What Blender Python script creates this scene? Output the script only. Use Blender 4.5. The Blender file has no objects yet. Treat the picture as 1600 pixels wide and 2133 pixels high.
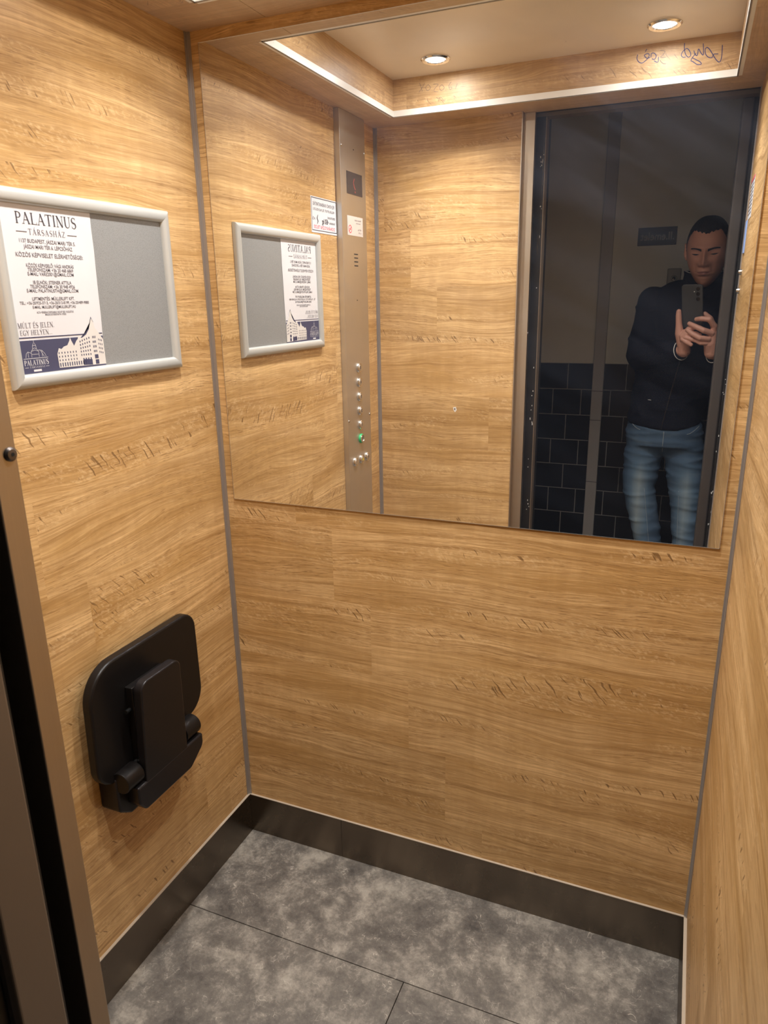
import bpy, bmesh, math, random
from mathutils import Vector, Matrix, noise
random.seed(7)
PI = math.pi
SC = bpy.context.scene
COL = SC.collection

# ---------------------------------------------------------------- camera
CAM_C = Vector((1.07204, -1.47683, 1.50135))
CAM_M = Matrix(((0.9226, -0.0946, 0.3741), (0.3855, 0.2684, -0.8828), (-0.0169, 0.9587, 0.2840)))
cam = bpy.data.cameras.new('camera')
cam.sensor_fit = 'HORIZONTAL'; cam.sensor_width = 36.0; cam.lens = 36.0 * 1494.6 / 1600.0
cam.clip_start = 0.01; cam.clip_end = 50
cam.dof.use_dof = True; cam.dof.focus_distance = 1.9; cam.dof.aperture_fstop = 20.0
camo = bpy.data.objects.new('camera', cam); COL.objects.link(camo)
camo.matrix_world = Matrix.Translation(CAM_C) @ CAM_M.to_4x4()
SC.camera = camo
# ---------------------------------------------------------------- world / exposure
wd = bpy.data.worlds.new('world'); SC.world = wd; wd.use_nodes = True
wd.node_tree.nodes['Background'].inputs[0].default_value = (0.55, 0.6, 0.75, 1)
wd.node_tree.nodes['Background'].inputs[1].default_value = 0.01
SC.view_settings.view_transform = 'Standard'; SC.view_settings.look = 'None'
SC.view_settings.gamma = 1.0; SC.view_settings.use_curve_mapping = False
SC.view_settings.exposure = -0.04
LAMP_STRENGTH = 190.0      # glow of the visible lens
LAMP_COLOR = (1.0, 0.985, 0.96, 1)
BEAM_POWER = 3.9
BEAM_SPREAD = 108.0

# ---------------------------------------------------------------- dimensions (metres), back wall at y=0, cabin towards -y
W, D, H, HB, HC = 1.186, 1.024, 2.061, 0.124, 2.166

# ================================================================ materials
def new_mat(name):
    m = bpy.data.materials.new(name); m.use_nodes = True
    nt = m.node_tree; b = nt.nodes['Principled BSDF']
    return m, nt, b
def simple(name, col, rough=0.5, metal=0.0, spec=0.5, bump=None, coat=0.0):
    m, nt, b = new_mat(name)
    b.inputs['Base Color'].default_value = (*col, 1); b.inputs['Roughness'].default_value = rough
    b.inputs['Metallic'].default_value = metal; b.inputs['Specular IOR Level'].default_value = spec
    b.inputs['Coat Weight'].default_value = coat
    # a slight procedural variation of tone
    tc = nt.nodes.new('ShaderNodeTexCoord'); n = nt.nodes.new('ShaderNodeTexNoise'); n.inputs['Scale'].default_value = 9
    n.inputs['Detail'].default_value = 4
    nt.links.new(tc.outputs['Object'], n.inputs['Vector'])
    mx = nt.nodes.new('ShaderNodeMix'); mx.data_type = 'RGBA'
    mx.inputs['A'].default_value = (*[c * 0.93 for c in col], 1); mx.inputs['B'].default_value = (*[min(1, c * 1.07) for c in col], 1)
    nt.links.new(n.outputs['Fac'], mx.inputs['Factor']); nt.links.new(mx.outputs['Result'], b.inputs['Base Color'])
    if bump:
        n2 = nt.nodes.new('ShaderNodeTexNoise'); n2.inputs['Scale'].default_value = bump[0]; n2.inputs['Detail'].default_value = 3
        nt.links.new(tc.outputs['Object'], n2.inputs['Vector'])
        bp = nt.nodes.new('ShaderNodeBump'); bp.inputs['Strength'].default_value = bump[1]; bp.inputs['Distance'].default_value = bump[2]
        nt.links.new(n2.outputs['Fac'], bp.inputs['Height']); nt.links.new(bp.outputs['Normal'], b.inputs['Normal'])
    return m

class NG:
    """tiny helper for node maths"""
    def __init__(s, nt): s.nt = nt
    def n(s, t, **k):
        nd = s.nt.nodes.new(t)
        for a, v in k.items(): setattr(nd, a, v)
        return nd
    def set(s, sock, v):
        if isinstance(v, (int, float)): sock.default_value = v
        elif isinstance(v, tuple): sock.default_value = v
        else: s.nt.links.new(v, sock)
    def m(s, op, a, b=0.0, c=0.0):
        nd = s.n('ShaderNodeMath', operation=op)
        s.set(nd.inputs[0], a); s.set(nd.inputs[1], b); s.set(nd.inputs[2], c)
        return nd.outputs[0]
    def vec(s, x, y, z):
        nd = s.n('ShaderNodeCombineXYZ')
        s.set(nd.inputs[0], x); s.set(nd.inputs[1], y); s.set(nd.inputs[2], z)
        return nd.outputs[0]
    def noise(s, v, scale=1, detail=3, rough=0.5, dist=0.0):
        nd = s.n('ShaderNodeTexNoise'); nd.inputs['Scale'].default_value = scale
        nd.inputs['Detail'].default_value = detail; nd.inputs['Roughness'].default_value = rough
        nd.inputs['Distortion'].default_value = dist
        s.nt.links.new(v, nd.inputs['Vector']); return nd.outputs['Fac']
    def ramp(s, f, stops, interp='LINEAR'):
        nd = s.n('ShaderNodeValToRGB'); cr = nd.color_ramp; cr.interpolation = interp
        while len(cr.elements) < len(stops): cr.elements.new(0.5)
        for e, (p, c) in zip(cr.elements, stops):
            e.position = p; e.color = (c, c, c, 1) if isinstance(c, (int, float)) else (*c, 1)
        s.nt.links.new(f, nd.inputs[0]); return nd.outputs['Color']
    def mix(s, f, a, b, blend='MIX'):
        nd = s.n('ShaderNodeMix', data_type='RGBA', blend_type=blend)
        s.set(nd.inputs['Factor'], f)
        for k, v in (('A', a), ('B', b)):
            if isinstance(v, tuple): nd.inputs[k].default_value = (*v, 1) if len(v) == 3 else v
            else: s.nt.links.new(v, nd.inputs[k])
        return nd.outputs['Result']

def wood(name, axis, row_h=0.19, col_l=1.25, u0=0.0, v0=-0.02, rowvec=None, tone=1.0, vaxis='Z', rough=0.36, pale=0.0):
    """oak laminate boards; grain runs along `axis`"""
    m, nt, b = new_mat(name); g = NG(nt)
    geo = g.n('ShaderNodeNewGeometry')
    sp = g.n('ShaderNodeSeparateXYZ'); nt.links.new(geo.outputs['Position'], sp.inputs[0])
    u = sp.outputs[axis]; v = sp.outputs[vaxis]
    u = g.m('ADD', u, u0 + 20.0); v = g.m('ADD', v, v0 + 1.9)
    row = g.m('FLOOR', g.m('DIVIDE', v, row_h))
    uo = g.m('ADD', u, g.m('MULTIPLY', row, 0.0983))      # staggered butt joints
    colu = g.m('FLOOR', g.m('DIVIDE', uo, col_l))
    w2 = g.n('ShaderNodeTexWhiteNoise', noise_dimensions='2D')
    nt.links.new(g.vec(row, colu, 0.0), w2.inputs['Vector'])
    pid = w2.outputs['Value']
    off = g.m('MULTIPLY', pid, 7.3)
    # growth lines: wavy, opening into long pointed arches here and there
    wv = g.noise(g.vec(g.m('MULTIPLY', u, 1.5), g.m('MULTIPLY', v, 5.0), off), 1, 2)
    vw = g.m('ADD', v, g.m('MULTIPLY', g.m('SUBTRACT', wv, 0.5), 0.105))
    wv2 = g.noise(g.vec(g.m('MULTIPLY', u, 7), g.m('MULTIPLY', v, 22), off), 1, 2)
    vw = g.m('ADD', vw, g.m('MULTIPLY', g.m('SUBTRACT', wv2, 0.5), 0.006))
    broad = g.noise(g.vec(g.m('MULTIPLY', u, 1.9), g.m('MULTIPLY', vw, 11), off), 1, 4, 0.6)
    ring = g.noise(g.vec(g.m('MULTIPLY', u, 0.9), g.m('MULTIPLY', vw, 75), off), 1, 4, 0.62)
    fine = g.noise(g.vec(g.m('MULTIPLY', u, 15), g.m('MULTIPLY', vw, 430), off), 1, 3, 0.7)
    streak = g.noise(g.vec(g.m('MULTIPLY', u, 4), g.m('MULTIPLY', vw, 190), off), 1, 3, 0.6)
    pores = g.noise(g.vec(g.m('MULTIPLY', u, 30), g.m('MULTIPLY', vw, 560), off), 1, 2, 0.5)
    pmask = g.noise(g.vec(g.m('MULTIPLY', u, 3.0), g.m('MULTIPLY', vw, 22), g.m('ADD', off, 3.1)), 1, 2)
    pr = g.m('MULTIPLY', g.ramp(pores, [(0.57, 0.0), (0.66, 1.0)]), g.ramp(pmask, [(0.40, 0.0), (0.58, 1.0)]))
    ln = g.ramp(ring, [(0.33, 1.0), (0.42, 0.0)])
    ln2 = g.ramp(g.m('ABSOLUTE', g.m('SUBTRACT', ring, 0.53)), [(0.0, 1.0), (0.022, 0.0)])
    ln = g.m('MULTIPLY', g.m('MAXIMUM', ln, g.m('MULTIPLY', ln2, 0.8)), g.ramp(fine, [(0.30, 1.0), (0.70, 0.45)]))
    # medullary flecks: slanting dark checks running in bands, with pale cross figure round them
    us = g.m('ADD', u, g.m('MULTIPLY', v, 0.75))
    us = g.m('ADD', us, g.m('MULTIPLY', g.m('SUBTRACT', wv2, 0.5), 0.03))
    fm = g.noise(g.vec(g.m('MULTIPLY', u, 2.0), g.m('MULTIPLY', vw, 20), g.m('ADD', off, 9.7)), 1, 1)
    fl = g.noise(g.vec(g.m('MULTIPLY', us, 185), g.m('MULTIPLY', v, 27), off), 1, 1, 0.3)
    flk = g.m('MULTIPLY', g.ramp(fl, [(0.64, 0.0), (0.70, 1.0)]), g.ramp(fm, [(0.615, 0.0), (0.64, 1.0)]))
    cf = g.noise(g.vec(g.m('MULTIPLY', us, 95), g.m('MULTIPLY', v, 150), off), 1, 2, 0.6)
    cfk = g.m('MULTIPLY', g.ramp(cf, [(0.50, 0.0), (0.68, 1.0)]), g.ramp(fm, [(0.52, 0.0), (0.60, 1.0)]))
    light = (0.775 * tone, 0.512 * tone, 0.240 * tone); mid = (0.570 * tone, 0.345 * tone, 0.132 * tone); dark = (0.320 * tone, 0.170 * tone, 0.055 * tone)
    c = g.mix(g.ramp(broad, [(0.38, 0.0), (0.58, 1.0)]), mid, light)
    c = g.mix(g.m('MULTIPLY', g.ramp(ring, [(0.36, 1.0), (0.60, 0.0)]), 0.42), c, dark)
    c = g.mix(g.m('MULTIPLY', g.ramp(streak, [(0.38, 1.0), (0.58, 0.0)]), 0.34), c, dark)
    c = g.mix(g.m('MULTIPLY', g.ramp(fine, [(0.36, 1.0), (0.56, 0.0)]), 0.30), c, dark)
    c = g.mix(g.m('MULTIPLY', g.ramp(fine, [(0.58, 0.0), (0.72, 1.0)]), 0.35), c, (0.85, 0.60, 0.34))
    c = g.mix(g.m('MULTIPLY', ln, 0.68), c, dark)
    c = g.mix(g.m('MULTIPLY', cfk, 0.35), c, (0.86, 0.62, 0.34))
    c = g.mix(g.m('MULTIPLY', pr, 0.60), c, (0.20 * tone, 0.095 * tone, 0.032 * tone))
    c = g.mix(g.m('MULTIPLY', flk, 0.75), c, (0.13, 0.06, 0.02))
    if pale: c = g.mix(pale, c, (0.66, 0.55, 0.46))
    xf = g.noise(g.vec(g.m('MULTIPLY', u, 26), g.m('MULTIPLY', v, 5), off), 1, 3, 0.6)      # cross figure
    c = g.mix(g.m('MULTIPLY', g.ramp(xf, [(0.42, 1.0), (0.60, 0.0)]), 0.16), c, dark)
    # board-to-board tone and a faint joint line
    pt = g.m('ADD', 0.93, g.m('MULTIPLY', pid, 0.12))
    c = g.mix(1.0, c, g.vec(pt, pt, pt), 'MULTIPLY')
    # knots
    vo = g.n('ShaderNodeTexVoronoi'); vo.inputs['Scale'].default_value = 1.0
    nt.links.new(g.vec(g.m('MULTIPLY', u, 2.1), g.m('MULTIPLY', v, 3.1), 0.3), vo.inputs['Vector'])
    kn = g.ramp(vo.outputs['Distance'], [(0.0, 1.0), (0.05, 0.0)])
    c = g.mix(g.m('MULTIPLY', kn, 0.5), c, (0.16, 0.075, 0.028))
    b.inputs['Specular IOR Level'].default_value = 0.42
    nt.links.new(c, b.inputs['Base Color'])
    rr = g.m('ADD', rough, g.m('MULTIPLY', fine, 0.12)); nt.links.new(rr, b.inputs['Roughness'])
    bp = g.n('ShaderNodeBump'); bp.inputs['Strength'].default_value = 0.25; bp.inputs['Distance'].default_value = 0.0006
    nt.links.new(fine, bp.inputs['Height']); nt.links.new(bp.outputs['Normal'], b.inputs['Normal'])
    return m

def steel(name, col, rough=0.34, axis='Z', stretch=(2, 400), aniso=0.75, tangent=None, streak=0.12):
    """brushed stainless steel"""
    m, nt, b = new_mat(name); g = NG(nt)
    b.inputs['Metallic'].default_value = 1.0
    b.inputs['Anisotropic'].default_value = aniso
    geo = g.n('ShaderNodeNewGeometry'); sp = g.n('ShaderNodeSeparateXYZ'); nt.links.new(geo.outputs['Position'], sp.inputs[0])
    if axis == 'Z':   # brushing runs vertically
        v = g.vec(g.m('MULTIPLY', sp.outputs['X'], stretch[1]), g.m('MULTIPLY', sp.outputs['Y'], stretch[1]), g.m('MULTIPLY', sp.outputs['Z'], stretch[0]))
    else:             # brushing runs horizontally
        v = g.vec(g.m('MULTIPLY', sp.outputs['X'], stretch[0]), g.m('MULTIPLY', sp.outputs['Y'], stretch[0]), g.m('MULTIPLY', sp.outputs['Z'], stretch[1]))
    br = g.noise(v, 1, 3, 0.6)
    sm = g.noise(geo.outputs['Position'], 7, 4, 0.6)
    c = g.mix(g.m('MULTIPLY', br, streak * 2), tuple(col), tuple(c_ * 0.72 for c_ in col))
    c = g.mix(g.m('MULTIPLY', g.ramp(sm, [(0.4, 0.0), (0.7, 1.0)]), 0.16), c, tuple(c_ * 0.7 for c_ in col))
    nt.links.new(c, b.inputs['Base Color'])
    r = g.m('ADD', rough, g.m('MULTIPLY', g.m('SUBTRACT', sm, 0.5), 0.16)); nt.links.new(r, b.inputs['Roughness'])
    t = tangent or ((0, 0, 1) if axis == 'Z' else (1, 0, 0))
    cv = g.n('ShaderNodeCombineXYZ')
    for i in range(3): cv.inputs[i].default_value = t[i]
    nt.links.new(cv.outputs[0], b.inputs['Tangent'])
    return m

M_WOODX = wood('oak laminate x', 'X', u0=-20.0 + 12.5 - 0.600 - 11 * 0.0983, v0=-0.02)
M_WOODY = wood('oak laminate y', 'Y', u0=0.35, v0=-0.02)
M_WOODR = wood('oak laminate right', 'Y', u0=4.35, v0=-0.02)
M_WOODF = wood('oak laminate front', 'X', u0=3.1, v0=-0.02)
M_SOFX = wood('oak soffit x', 'X', row_h=0.4, vaxis='Y', u0=1.2, pale=0.45)
M_SOFY = wood('oak soffit y', 'Y', row_h=0.4, vaxis='X', u0=2.2, pale=0.45)
M_SOFXV = wood('oak soffit face x', 'X', row_h=0.4, vaxis='Z', u0=5.2, pale=0.15)
M_SOFYV = wood('oak soffit face y', 'Y', row_h=0.4, vaxis='Z', u0=6.2, pale=0.15)
M_BASE = steel('brushed baseboard', (0.205, 0.168, 0.132), 0.28, 'X', aniso=0.85, tangent=(0, 0, 1))
M_BASEY = steel('brushed baseboard side', (0.205, 0.168, 0.132), 0.28, 'X', aniso=0.85, tangent=(0, 0, 1))
M_PANEL = steel('control panel steel', (0.66, 0.64, 0.61), 0.46, 'Z', aniso=0.3)
M_JAMB = steel('jamb steel', (0.46, 0.385, 0.30), 0.40, 'Z', aniso=0.5)
M_LAND = simple('landing frame paint', (0.20, 0.155, 0.115), 0.42, 0.35, bump=(60, 0.15, 0.001))
M_POST = simple('dark post paint', (0.060, 0.052, 0.048), 0.4, 0.2, bump=(60, 0.15, 0.001))
M_DARK = simple('black frame paint', (0.018, 0.017, 0.017), 0.4, bump=(45, 0.4, 0.0015))
M_BLACK = simple('shaft black', (0.008, 0.008, 0.009), 0.7)
M_STRIP = simple('corner profile', (0.36, 0.33, 0.31), 0.38, 0.6)
M_LIP = simple('white recess edging', (0.86, 0.84, 0.79), 0.35)
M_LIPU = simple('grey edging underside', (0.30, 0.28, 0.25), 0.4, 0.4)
M_CEIL = simple('beige ceiling laminate', (0.84, 0.76, 0.64), 0.28, spec=0.5)
M_CHROME = simple('chrome', (0.78, 0.76, 0.73), 0.14, 1.0)
M_SCREW = simple('screw steel', (0.62, 0.60, 0.57), 0.25, 1.0)
M_DSCREW = simple('dark screw', (0.16, 0.14, 0.13), 0.4, 0.9)
M_WHITE = simple('white plastic edge', (0.78, 0.76, 0.72), 0.4)
M_LEDGE = simple('baseboard ledge', (0.42, 0.35, 0.27), 0.4)
M_FRAME = simple('silver snap frame', (0.56, 0.57, 0.55), 0.34, 0.35)
M_PAPER = simple('paper', (0.66, 0.64, 0.65), 0.75)
M_PAPER2 = simple('cream sticker', (0.62, 0.54, 0.49), 0.5)
M_STICK = simple('white sticker', (0.68, 0.68, 0.71), 0.45)
M_INK = simple('ink', (0.055, 0.05, 0.06), 0.6)
M_INK2 = simple('soft ink', (0.14, 0.125, 0.14), 0.6)
M_NAVY = simple('navy print', (0.055, 0.055, 0.110), 0.55)
M_BUILD = simple('building print', (0.66, 0.62, 0.58), 0.6)
M_BUILD2 = simple('building print shade', (0.46, 0.43, 0.44), 0.6)
M_RED = simple('red print', (0.70, 0.06, 0.10), 0.5)
M_PEN = simple('pen ink', (0.035, 0.04, 0.16), 0.5)
M_PENG = simple('faint pen ink', (0.20, 0.14, 0.12), 0.5)
M_SCREEN = simple('display glass', (0.040, 0.030, 0.028), 0.12)
M_DIGIT = simple('display digit', (0.32, 0.05, 0.04), 0.4)
M_GREEN = simple('green collar', (0.03, 0.42, 0.14), 0.35)
M_YEL = simple('yellow symbol', (0.85, 0.65, 0.04), 0.4)
M_BLUE = simple('pale blue plate', (0.30, 0.45, 0.85), 0.3)
M_SEAT = simple('black seat plastic', (0.008, 0.0068, 0.0066), 0.34, spec=0.25, bump=(500, 0.1, 0.0003))
M_SEAT2 = simple('black seat bracket', (0.011, 0.0098, 0.011), 0.32, spec=0.3, bump=(500, 0.1, 0.0003))
M_ALU = simple('aluminium end cap', (0.10, 0.10, 0.10), 0.2, 0.9)
M_PLASTER = simple('landing plaster', (0.74, 0.70, 0.60), 0.8, bump=(30, 0.1, 0.002))
M_TRUNK = simple('grey trunking', (0.46, 0.43, 0.40), 0.5)
M_SKIN = simple('skin', (0.56, 0.285, 0.205), 0.5, bump=(160, 0.2, 0.0006))
M_HAIR = simple('dark hair', (0.012, 0.011, 0.013), 0.7, bump=(260, 0.9, 0.004))
M_LIPS = simple('lips', (0.36, 0.15, 0.125), 0.45)
M_EYE = simple('eyelid', (0.24, 0.115, 0.085), 0.5)
M_JACK = simple('navy black jacket', (0.011, 0.012, 0.020), 0.9, spec=0.08)
M_ZIP = simple('zip', (0.07, 0.06, 0.055), 0.4, 0.6)
M_SHOE = simple('dark shoe', (0.02, 0.02, 0.022), 0.5)
M_PHONE = simple('grey phone case', (0.048, 0.048, 0.047), 0.42)
M_LENS = simple('lens glass', (0.004, 0.004, 0.005), 0.08)
M_SIGN = simple('dark sign', (0.035, 0.035, 0.045), 0.5)
M_SIGNT = simple('sign letters', (0.34, 0.32, 0.29), 0.5)

def mat_mirror():
    m, nt, b = new_mat('mirror glass'); g = NG(nt)
    b.inputs['Metallic'].default_value = 1.0; b.inputs['Roughness'].default_value = 0.0
    b.inputs['Base Color'].default_value = (0.93, 0.935, 0.925, 1)
    # faint wiped smears and dust on the glass, with bluish haze painted in: a very weak diffuse layer
    geo = g.n('ShaderNodeNewGeometry'); sp = g.n('ShaderNodeSeparateXYZ'); nt.links.new(geo.outputs['Position'], sp.inputs[0])
    a = g.m('ADD', g.m('MULTIPLY', sp.outputs['X'], 1.6), g.m('MULTIPLY', sp.outputs['Z'], -0.4))
    c = g.m('ADD', g.m('MULTIPLY', sp.outputs['Z'], 9.0), g.m('MULTIPLY', sp.outputs['X'], 5.0))
    sm = g.noise(g.vec(a, c, 0.0), 1.3, 4, 0.55, 0.4)
    dust = g.n('ShaderNodeTexVoronoi'); dust.inputs['Scale'].default_value = 13
    nt.links.new(geo.outputs['Position'], dust.inputs['Vector'])
    dd = g.ramp(dust.outputs['Distance'], [(0.0, 1.0), (0.014, 0.0)])
    zf = g.ramp(g.m('DIVIDE', g.m('SUBTRACT', sp.outputs['Z'], 1.2), 0.8), [(0.0, 0.25), (1.0, 1.0)])  # haze painted stronger towards the top, for the glow near the downlights
    f = g.m('ADD', g.m('MULTIPLY', g.m('MULTIPLY', g.ramp(sm, [(0.42, 0.0), (0.75, 1.0)]), zf), 0.034), g.m('MULTIPLY', dd, 0.25))
    f = g.m('ADD', f, 0.010)
    df = g.n('ShaderNodeBsdfDiffuse'); df.inputs[0].default_value = (0.50, 0.62, 0.90, 1)
    mx = g.n('ShaderNodeMixShader'); nt.links.new(f, mx.inputs[0]); nt.links.new(b.outputs[0], mx.inputs[1]); nt.links.new(df.outputs[0], mx.inputs[2])
    nt.links.new(mx.outputs[0], nt.nodes['Material Output'].inputs[0])
    return m
M_MIRROR = mat_mirror()
M_MEDGE = simple('mirror edge', (0.07, 0.05, 0.03), 0.3, 0.2)
M_MEDGEB = simple('mirror polished edge', (0.62, 0.60, 0.56), 0.2, 0.8)

def mat_floor():
    m, nt, b = new_mat('grey vinyl'); g = NG(nt)
    geo = g.n('ShaderNodeNewGeometry'); P = geo.outputs['Position']
    sp = g.n('ShaderNodeSeparateXYZ'); nt.links.new(P, sp.inputs[0])
    big = g.noise(P, 6.5, 6, 0.62, 0.3); med = g.noise(P, 27, 5, 0.7, 0.3); fin = g.noise(P, 120, 4, 0.7)
    t = g.m('ADD', g.m('MULTIPLY', big, 0.52), g.m('ADD', g.m('MULTIPLY', med, 0.33), g.m('MULTIPLY', fin, 0.15)))
    c = g.ramp(t, [(0.38, (0.058, 0.051, 0.045)), (0.50, (0.135, 0.120, 0.103)), (0.62, (0.31, 0.28, 0.235))])
    # thin light scratches
    vo = g.n('ShaderNodeTexVoronoi', feature='DISTANCE_TO_EDGE'); vo.inputs['Scale'].default_value = 17
    dv = g.n('ShaderNodeVectorMath', operation='ADD'); nz = g.n('ShaderNodeTexNoise'); nz.inputs['Scale'].default_value = 6; nt.links.new(P, nz.inputs['Vector'])
    nt.links.new(P, dv.inputs[0]); nt.links.new(nz.outputs['Color'], dv.inputs[1]); nt.links.new(dv.outputs[0], vo.inputs['Vector'])
    sc = g.m('MULTIPLY', g.ramp(vo.outputs['Distance'], [(0.0, 1.0), (0.02, 0.0)]), g.ramp(med, [(0.5, 0.0), (0.62, 1.0)]))
    c = g.mix(g.m('MULTIPLY', sc, 0.75), c, (0.50, 0.45, 0.38))
    wn = g.noise(P, 260, 2, 0.5)
    c = g.mix(g.m('MULTIPLY', g.ramp(wn, [(0.68, 0.0), (0.76, 1.0)]), 0.5), c, (0.45, 0.42, 0.38))
    nt.links.new(c, b.inputs['Base Color'])
    nt.links.new(g.m('ADD', 0.42, g.m('MULTIPLY', med, 0.25)), b.inputs['Roughness'])
    bp = g.n('ShaderNodeBump'); bp.inputs['Strength'].default_value = 0.25; bp.inputs['Distance'].default_value = 0.001
    nt.links.new(fin, bp.inputs['Height']); nt.links.new(bp.outputs['Normal'], b.inputs['Normal'])
    return m
M_FLOOR = mat_floor()

def mat_tiles():
    m, nt, b = new_mat('black wall tiles'); g = NG(nt)
    geo = g.n('ShaderNodeNewGeometry'); sp = g.n('ShaderNodeSeparateXYZ'); nt.links.new(geo.outputs['Position'], sp.inputs[0])
    br = g.n('ShaderNodeTexBrick'); br.offset = 0.5; br.squash = 1.0
    br.inputs['Scale'].default_value = 1.0; br.inputs['Brick Width'].default_value = 0.146; br.inputs['Row Height'].default_value = 0.134
    br.inputs['Mortar Size'].default_value = 0.0022; br.inputs['Mortar Smooth'].default_value = 0.1; br.inputs['Bias'].default_value = 0
    br.inputs['Color1'].default_value = (0.010, 0.010, 0.011, 1); br.inputs['Color2'].default_value = (0.014, 0.013, 0.013, 1)
    br.inputs['Mortar'].default_value = (0.32, 0.30, 0.27, 1)
    nt.links.new(g.vec(g.m('ADD', sp.outputs['X'], 0.022), g.m('SUBTRACT', sp.outputs['Z'], 1.168 - 9 * 0.134), 0.0), br.inputs['Vector'])
    nt.links.new(br.outputs['Color'], b.inputs['Base Color']); b.inputs['Specular IOR Level'].default_value = 0.22
    nt.links.new(g.m('ADD', 0.30, g.m('MULTIPLY', br.outputs['Fac'], 0.5)), b.inputs['Roughness'])
    bp = g.n('ShaderNodeBump'); bp.inputs['Strength'].default_value = 0.5; bp.inputs['Distance'].default_value = 0.002; bp.invert = True
    nt.links.new(br.outputs['Fac'], bp.inputs['Height']); nt.links.new(bp.outputs['Normal'], b.inputs['Normal'])
    return m
M_TILES = mat_tiles()

def mat_board():
    m, nt, b = new_mat('grey backing board'); g = NG(nt)
    geo = g.n('ShaderNodeNewGeometry'); P = geo.outputs['Position']
    vo = g.n('ShaderNodeTexVoronoi'); vo.inputs['Scale'].default_value = 420; nt.links.new(P, vo.inputs['Vector'])
    n = g.noise(P, 3, 2)
    c = g.mix(g.ramp(vo.outputs['Distance'], [(0.15, 0.0), (0.5, 1.0)]), (0.185, 0.185, 0.180), (0.26, 0.26, 0.255))
    c = g.mix(g.m('MULTIPLY', n, 0.3), c, (0.28, 0.29, 0.29))
    nt.links.new(c, b.inputs['Base Color']); b.inputs['Roughness'].default_value = 0.4
    return m
M_BOARD = mat_board()

def mat_jeans():
    m, nt, b = new_mat('washed blue denim'); g = NG(nt)
    tc = g.n('ShaderNodeTexCoord'); P = tc.outputs['Object']
    sp = g.n('ShaderNodeSeparateXYZ'); nt.links.new(P, sp.inputs[0])
    fade = g.noise(g.vec(g.m('MULTIPLY', sp.outputs['X'], 9), g.m('MULTIPLY', sp.outputs['Y'], 5), g.m('MULTIPLY', sp.outputs['Z'], 3.2)), 1, 3, 0.5)
    wh = g.noise(g.vec(g.m('ADD', g.m('MULTIPLY', sp.outputs['X'], 9), g.m('MULTIPLY', sp.outputs['Z'], 6)), 0.0, g.m('MULTIPLY', sp.outputs['Z'], 46)), 1, 2, 0.5)
    wv = g.noise(P, 700, 2)
    # worn thighs and shins
    ax = g.m('ABSOLUTE', g.m('SUBTRACT', g.m('ABSOLUTE', g.m('SUBTRACT', sp.outputs['X'], 1.012)), 0.095))
    worn = g.m('MULTIPLY', g.ramp(ax, [(0.0, 1.0), (0.055, 0.0)]), g.ramp(sp.outputs['Z'], [(0.0, 0.7), (0.62, 1.0), (0.74, 0.85), (0.86, 0.0)]))
    t = g.m('ADD', g.m('MULTIPLY', worn, 0.55), g.m('MULTIPLY', fade, 0.45))
    c = g.ramp(t, [(0.15, (0.045, 0.085, 0.150)), (0.45, (0.100, 0.170, 0.250)), (0.85, (0.30, 0.37, 0.40))])
    c = g.mix(g.m('MULTIPLY', g.ramp(wh, [(0.55, 0.0), (0.68, 1.0)]), 0.12), c, (0.34, 0.41, 0.44))
    c = g.mix(g.m('MULTIPLY', wv, 0.3), c, (0.05, 0.08, 0.12))
    nt.links.new(c, b.inputs['Base Color']); b.inputs['Roughness'].default_value = 0.85
    return m
M_JEANS = mat_jeans()

def mat_emit(name, col, s):
    m, nt, b = new_mat(name)
    b.inputs['Base Color'].default_value = (0.9, 0.9, 0.9, 1); b.inputs['Emission Color'].default_value = col; b.inputs['Emission Strength'].default_value = s
    return m
M_LAMP = mat_emit('lamp lens', LAMP_COLOR, LAMP_STRENGTH)

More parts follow.
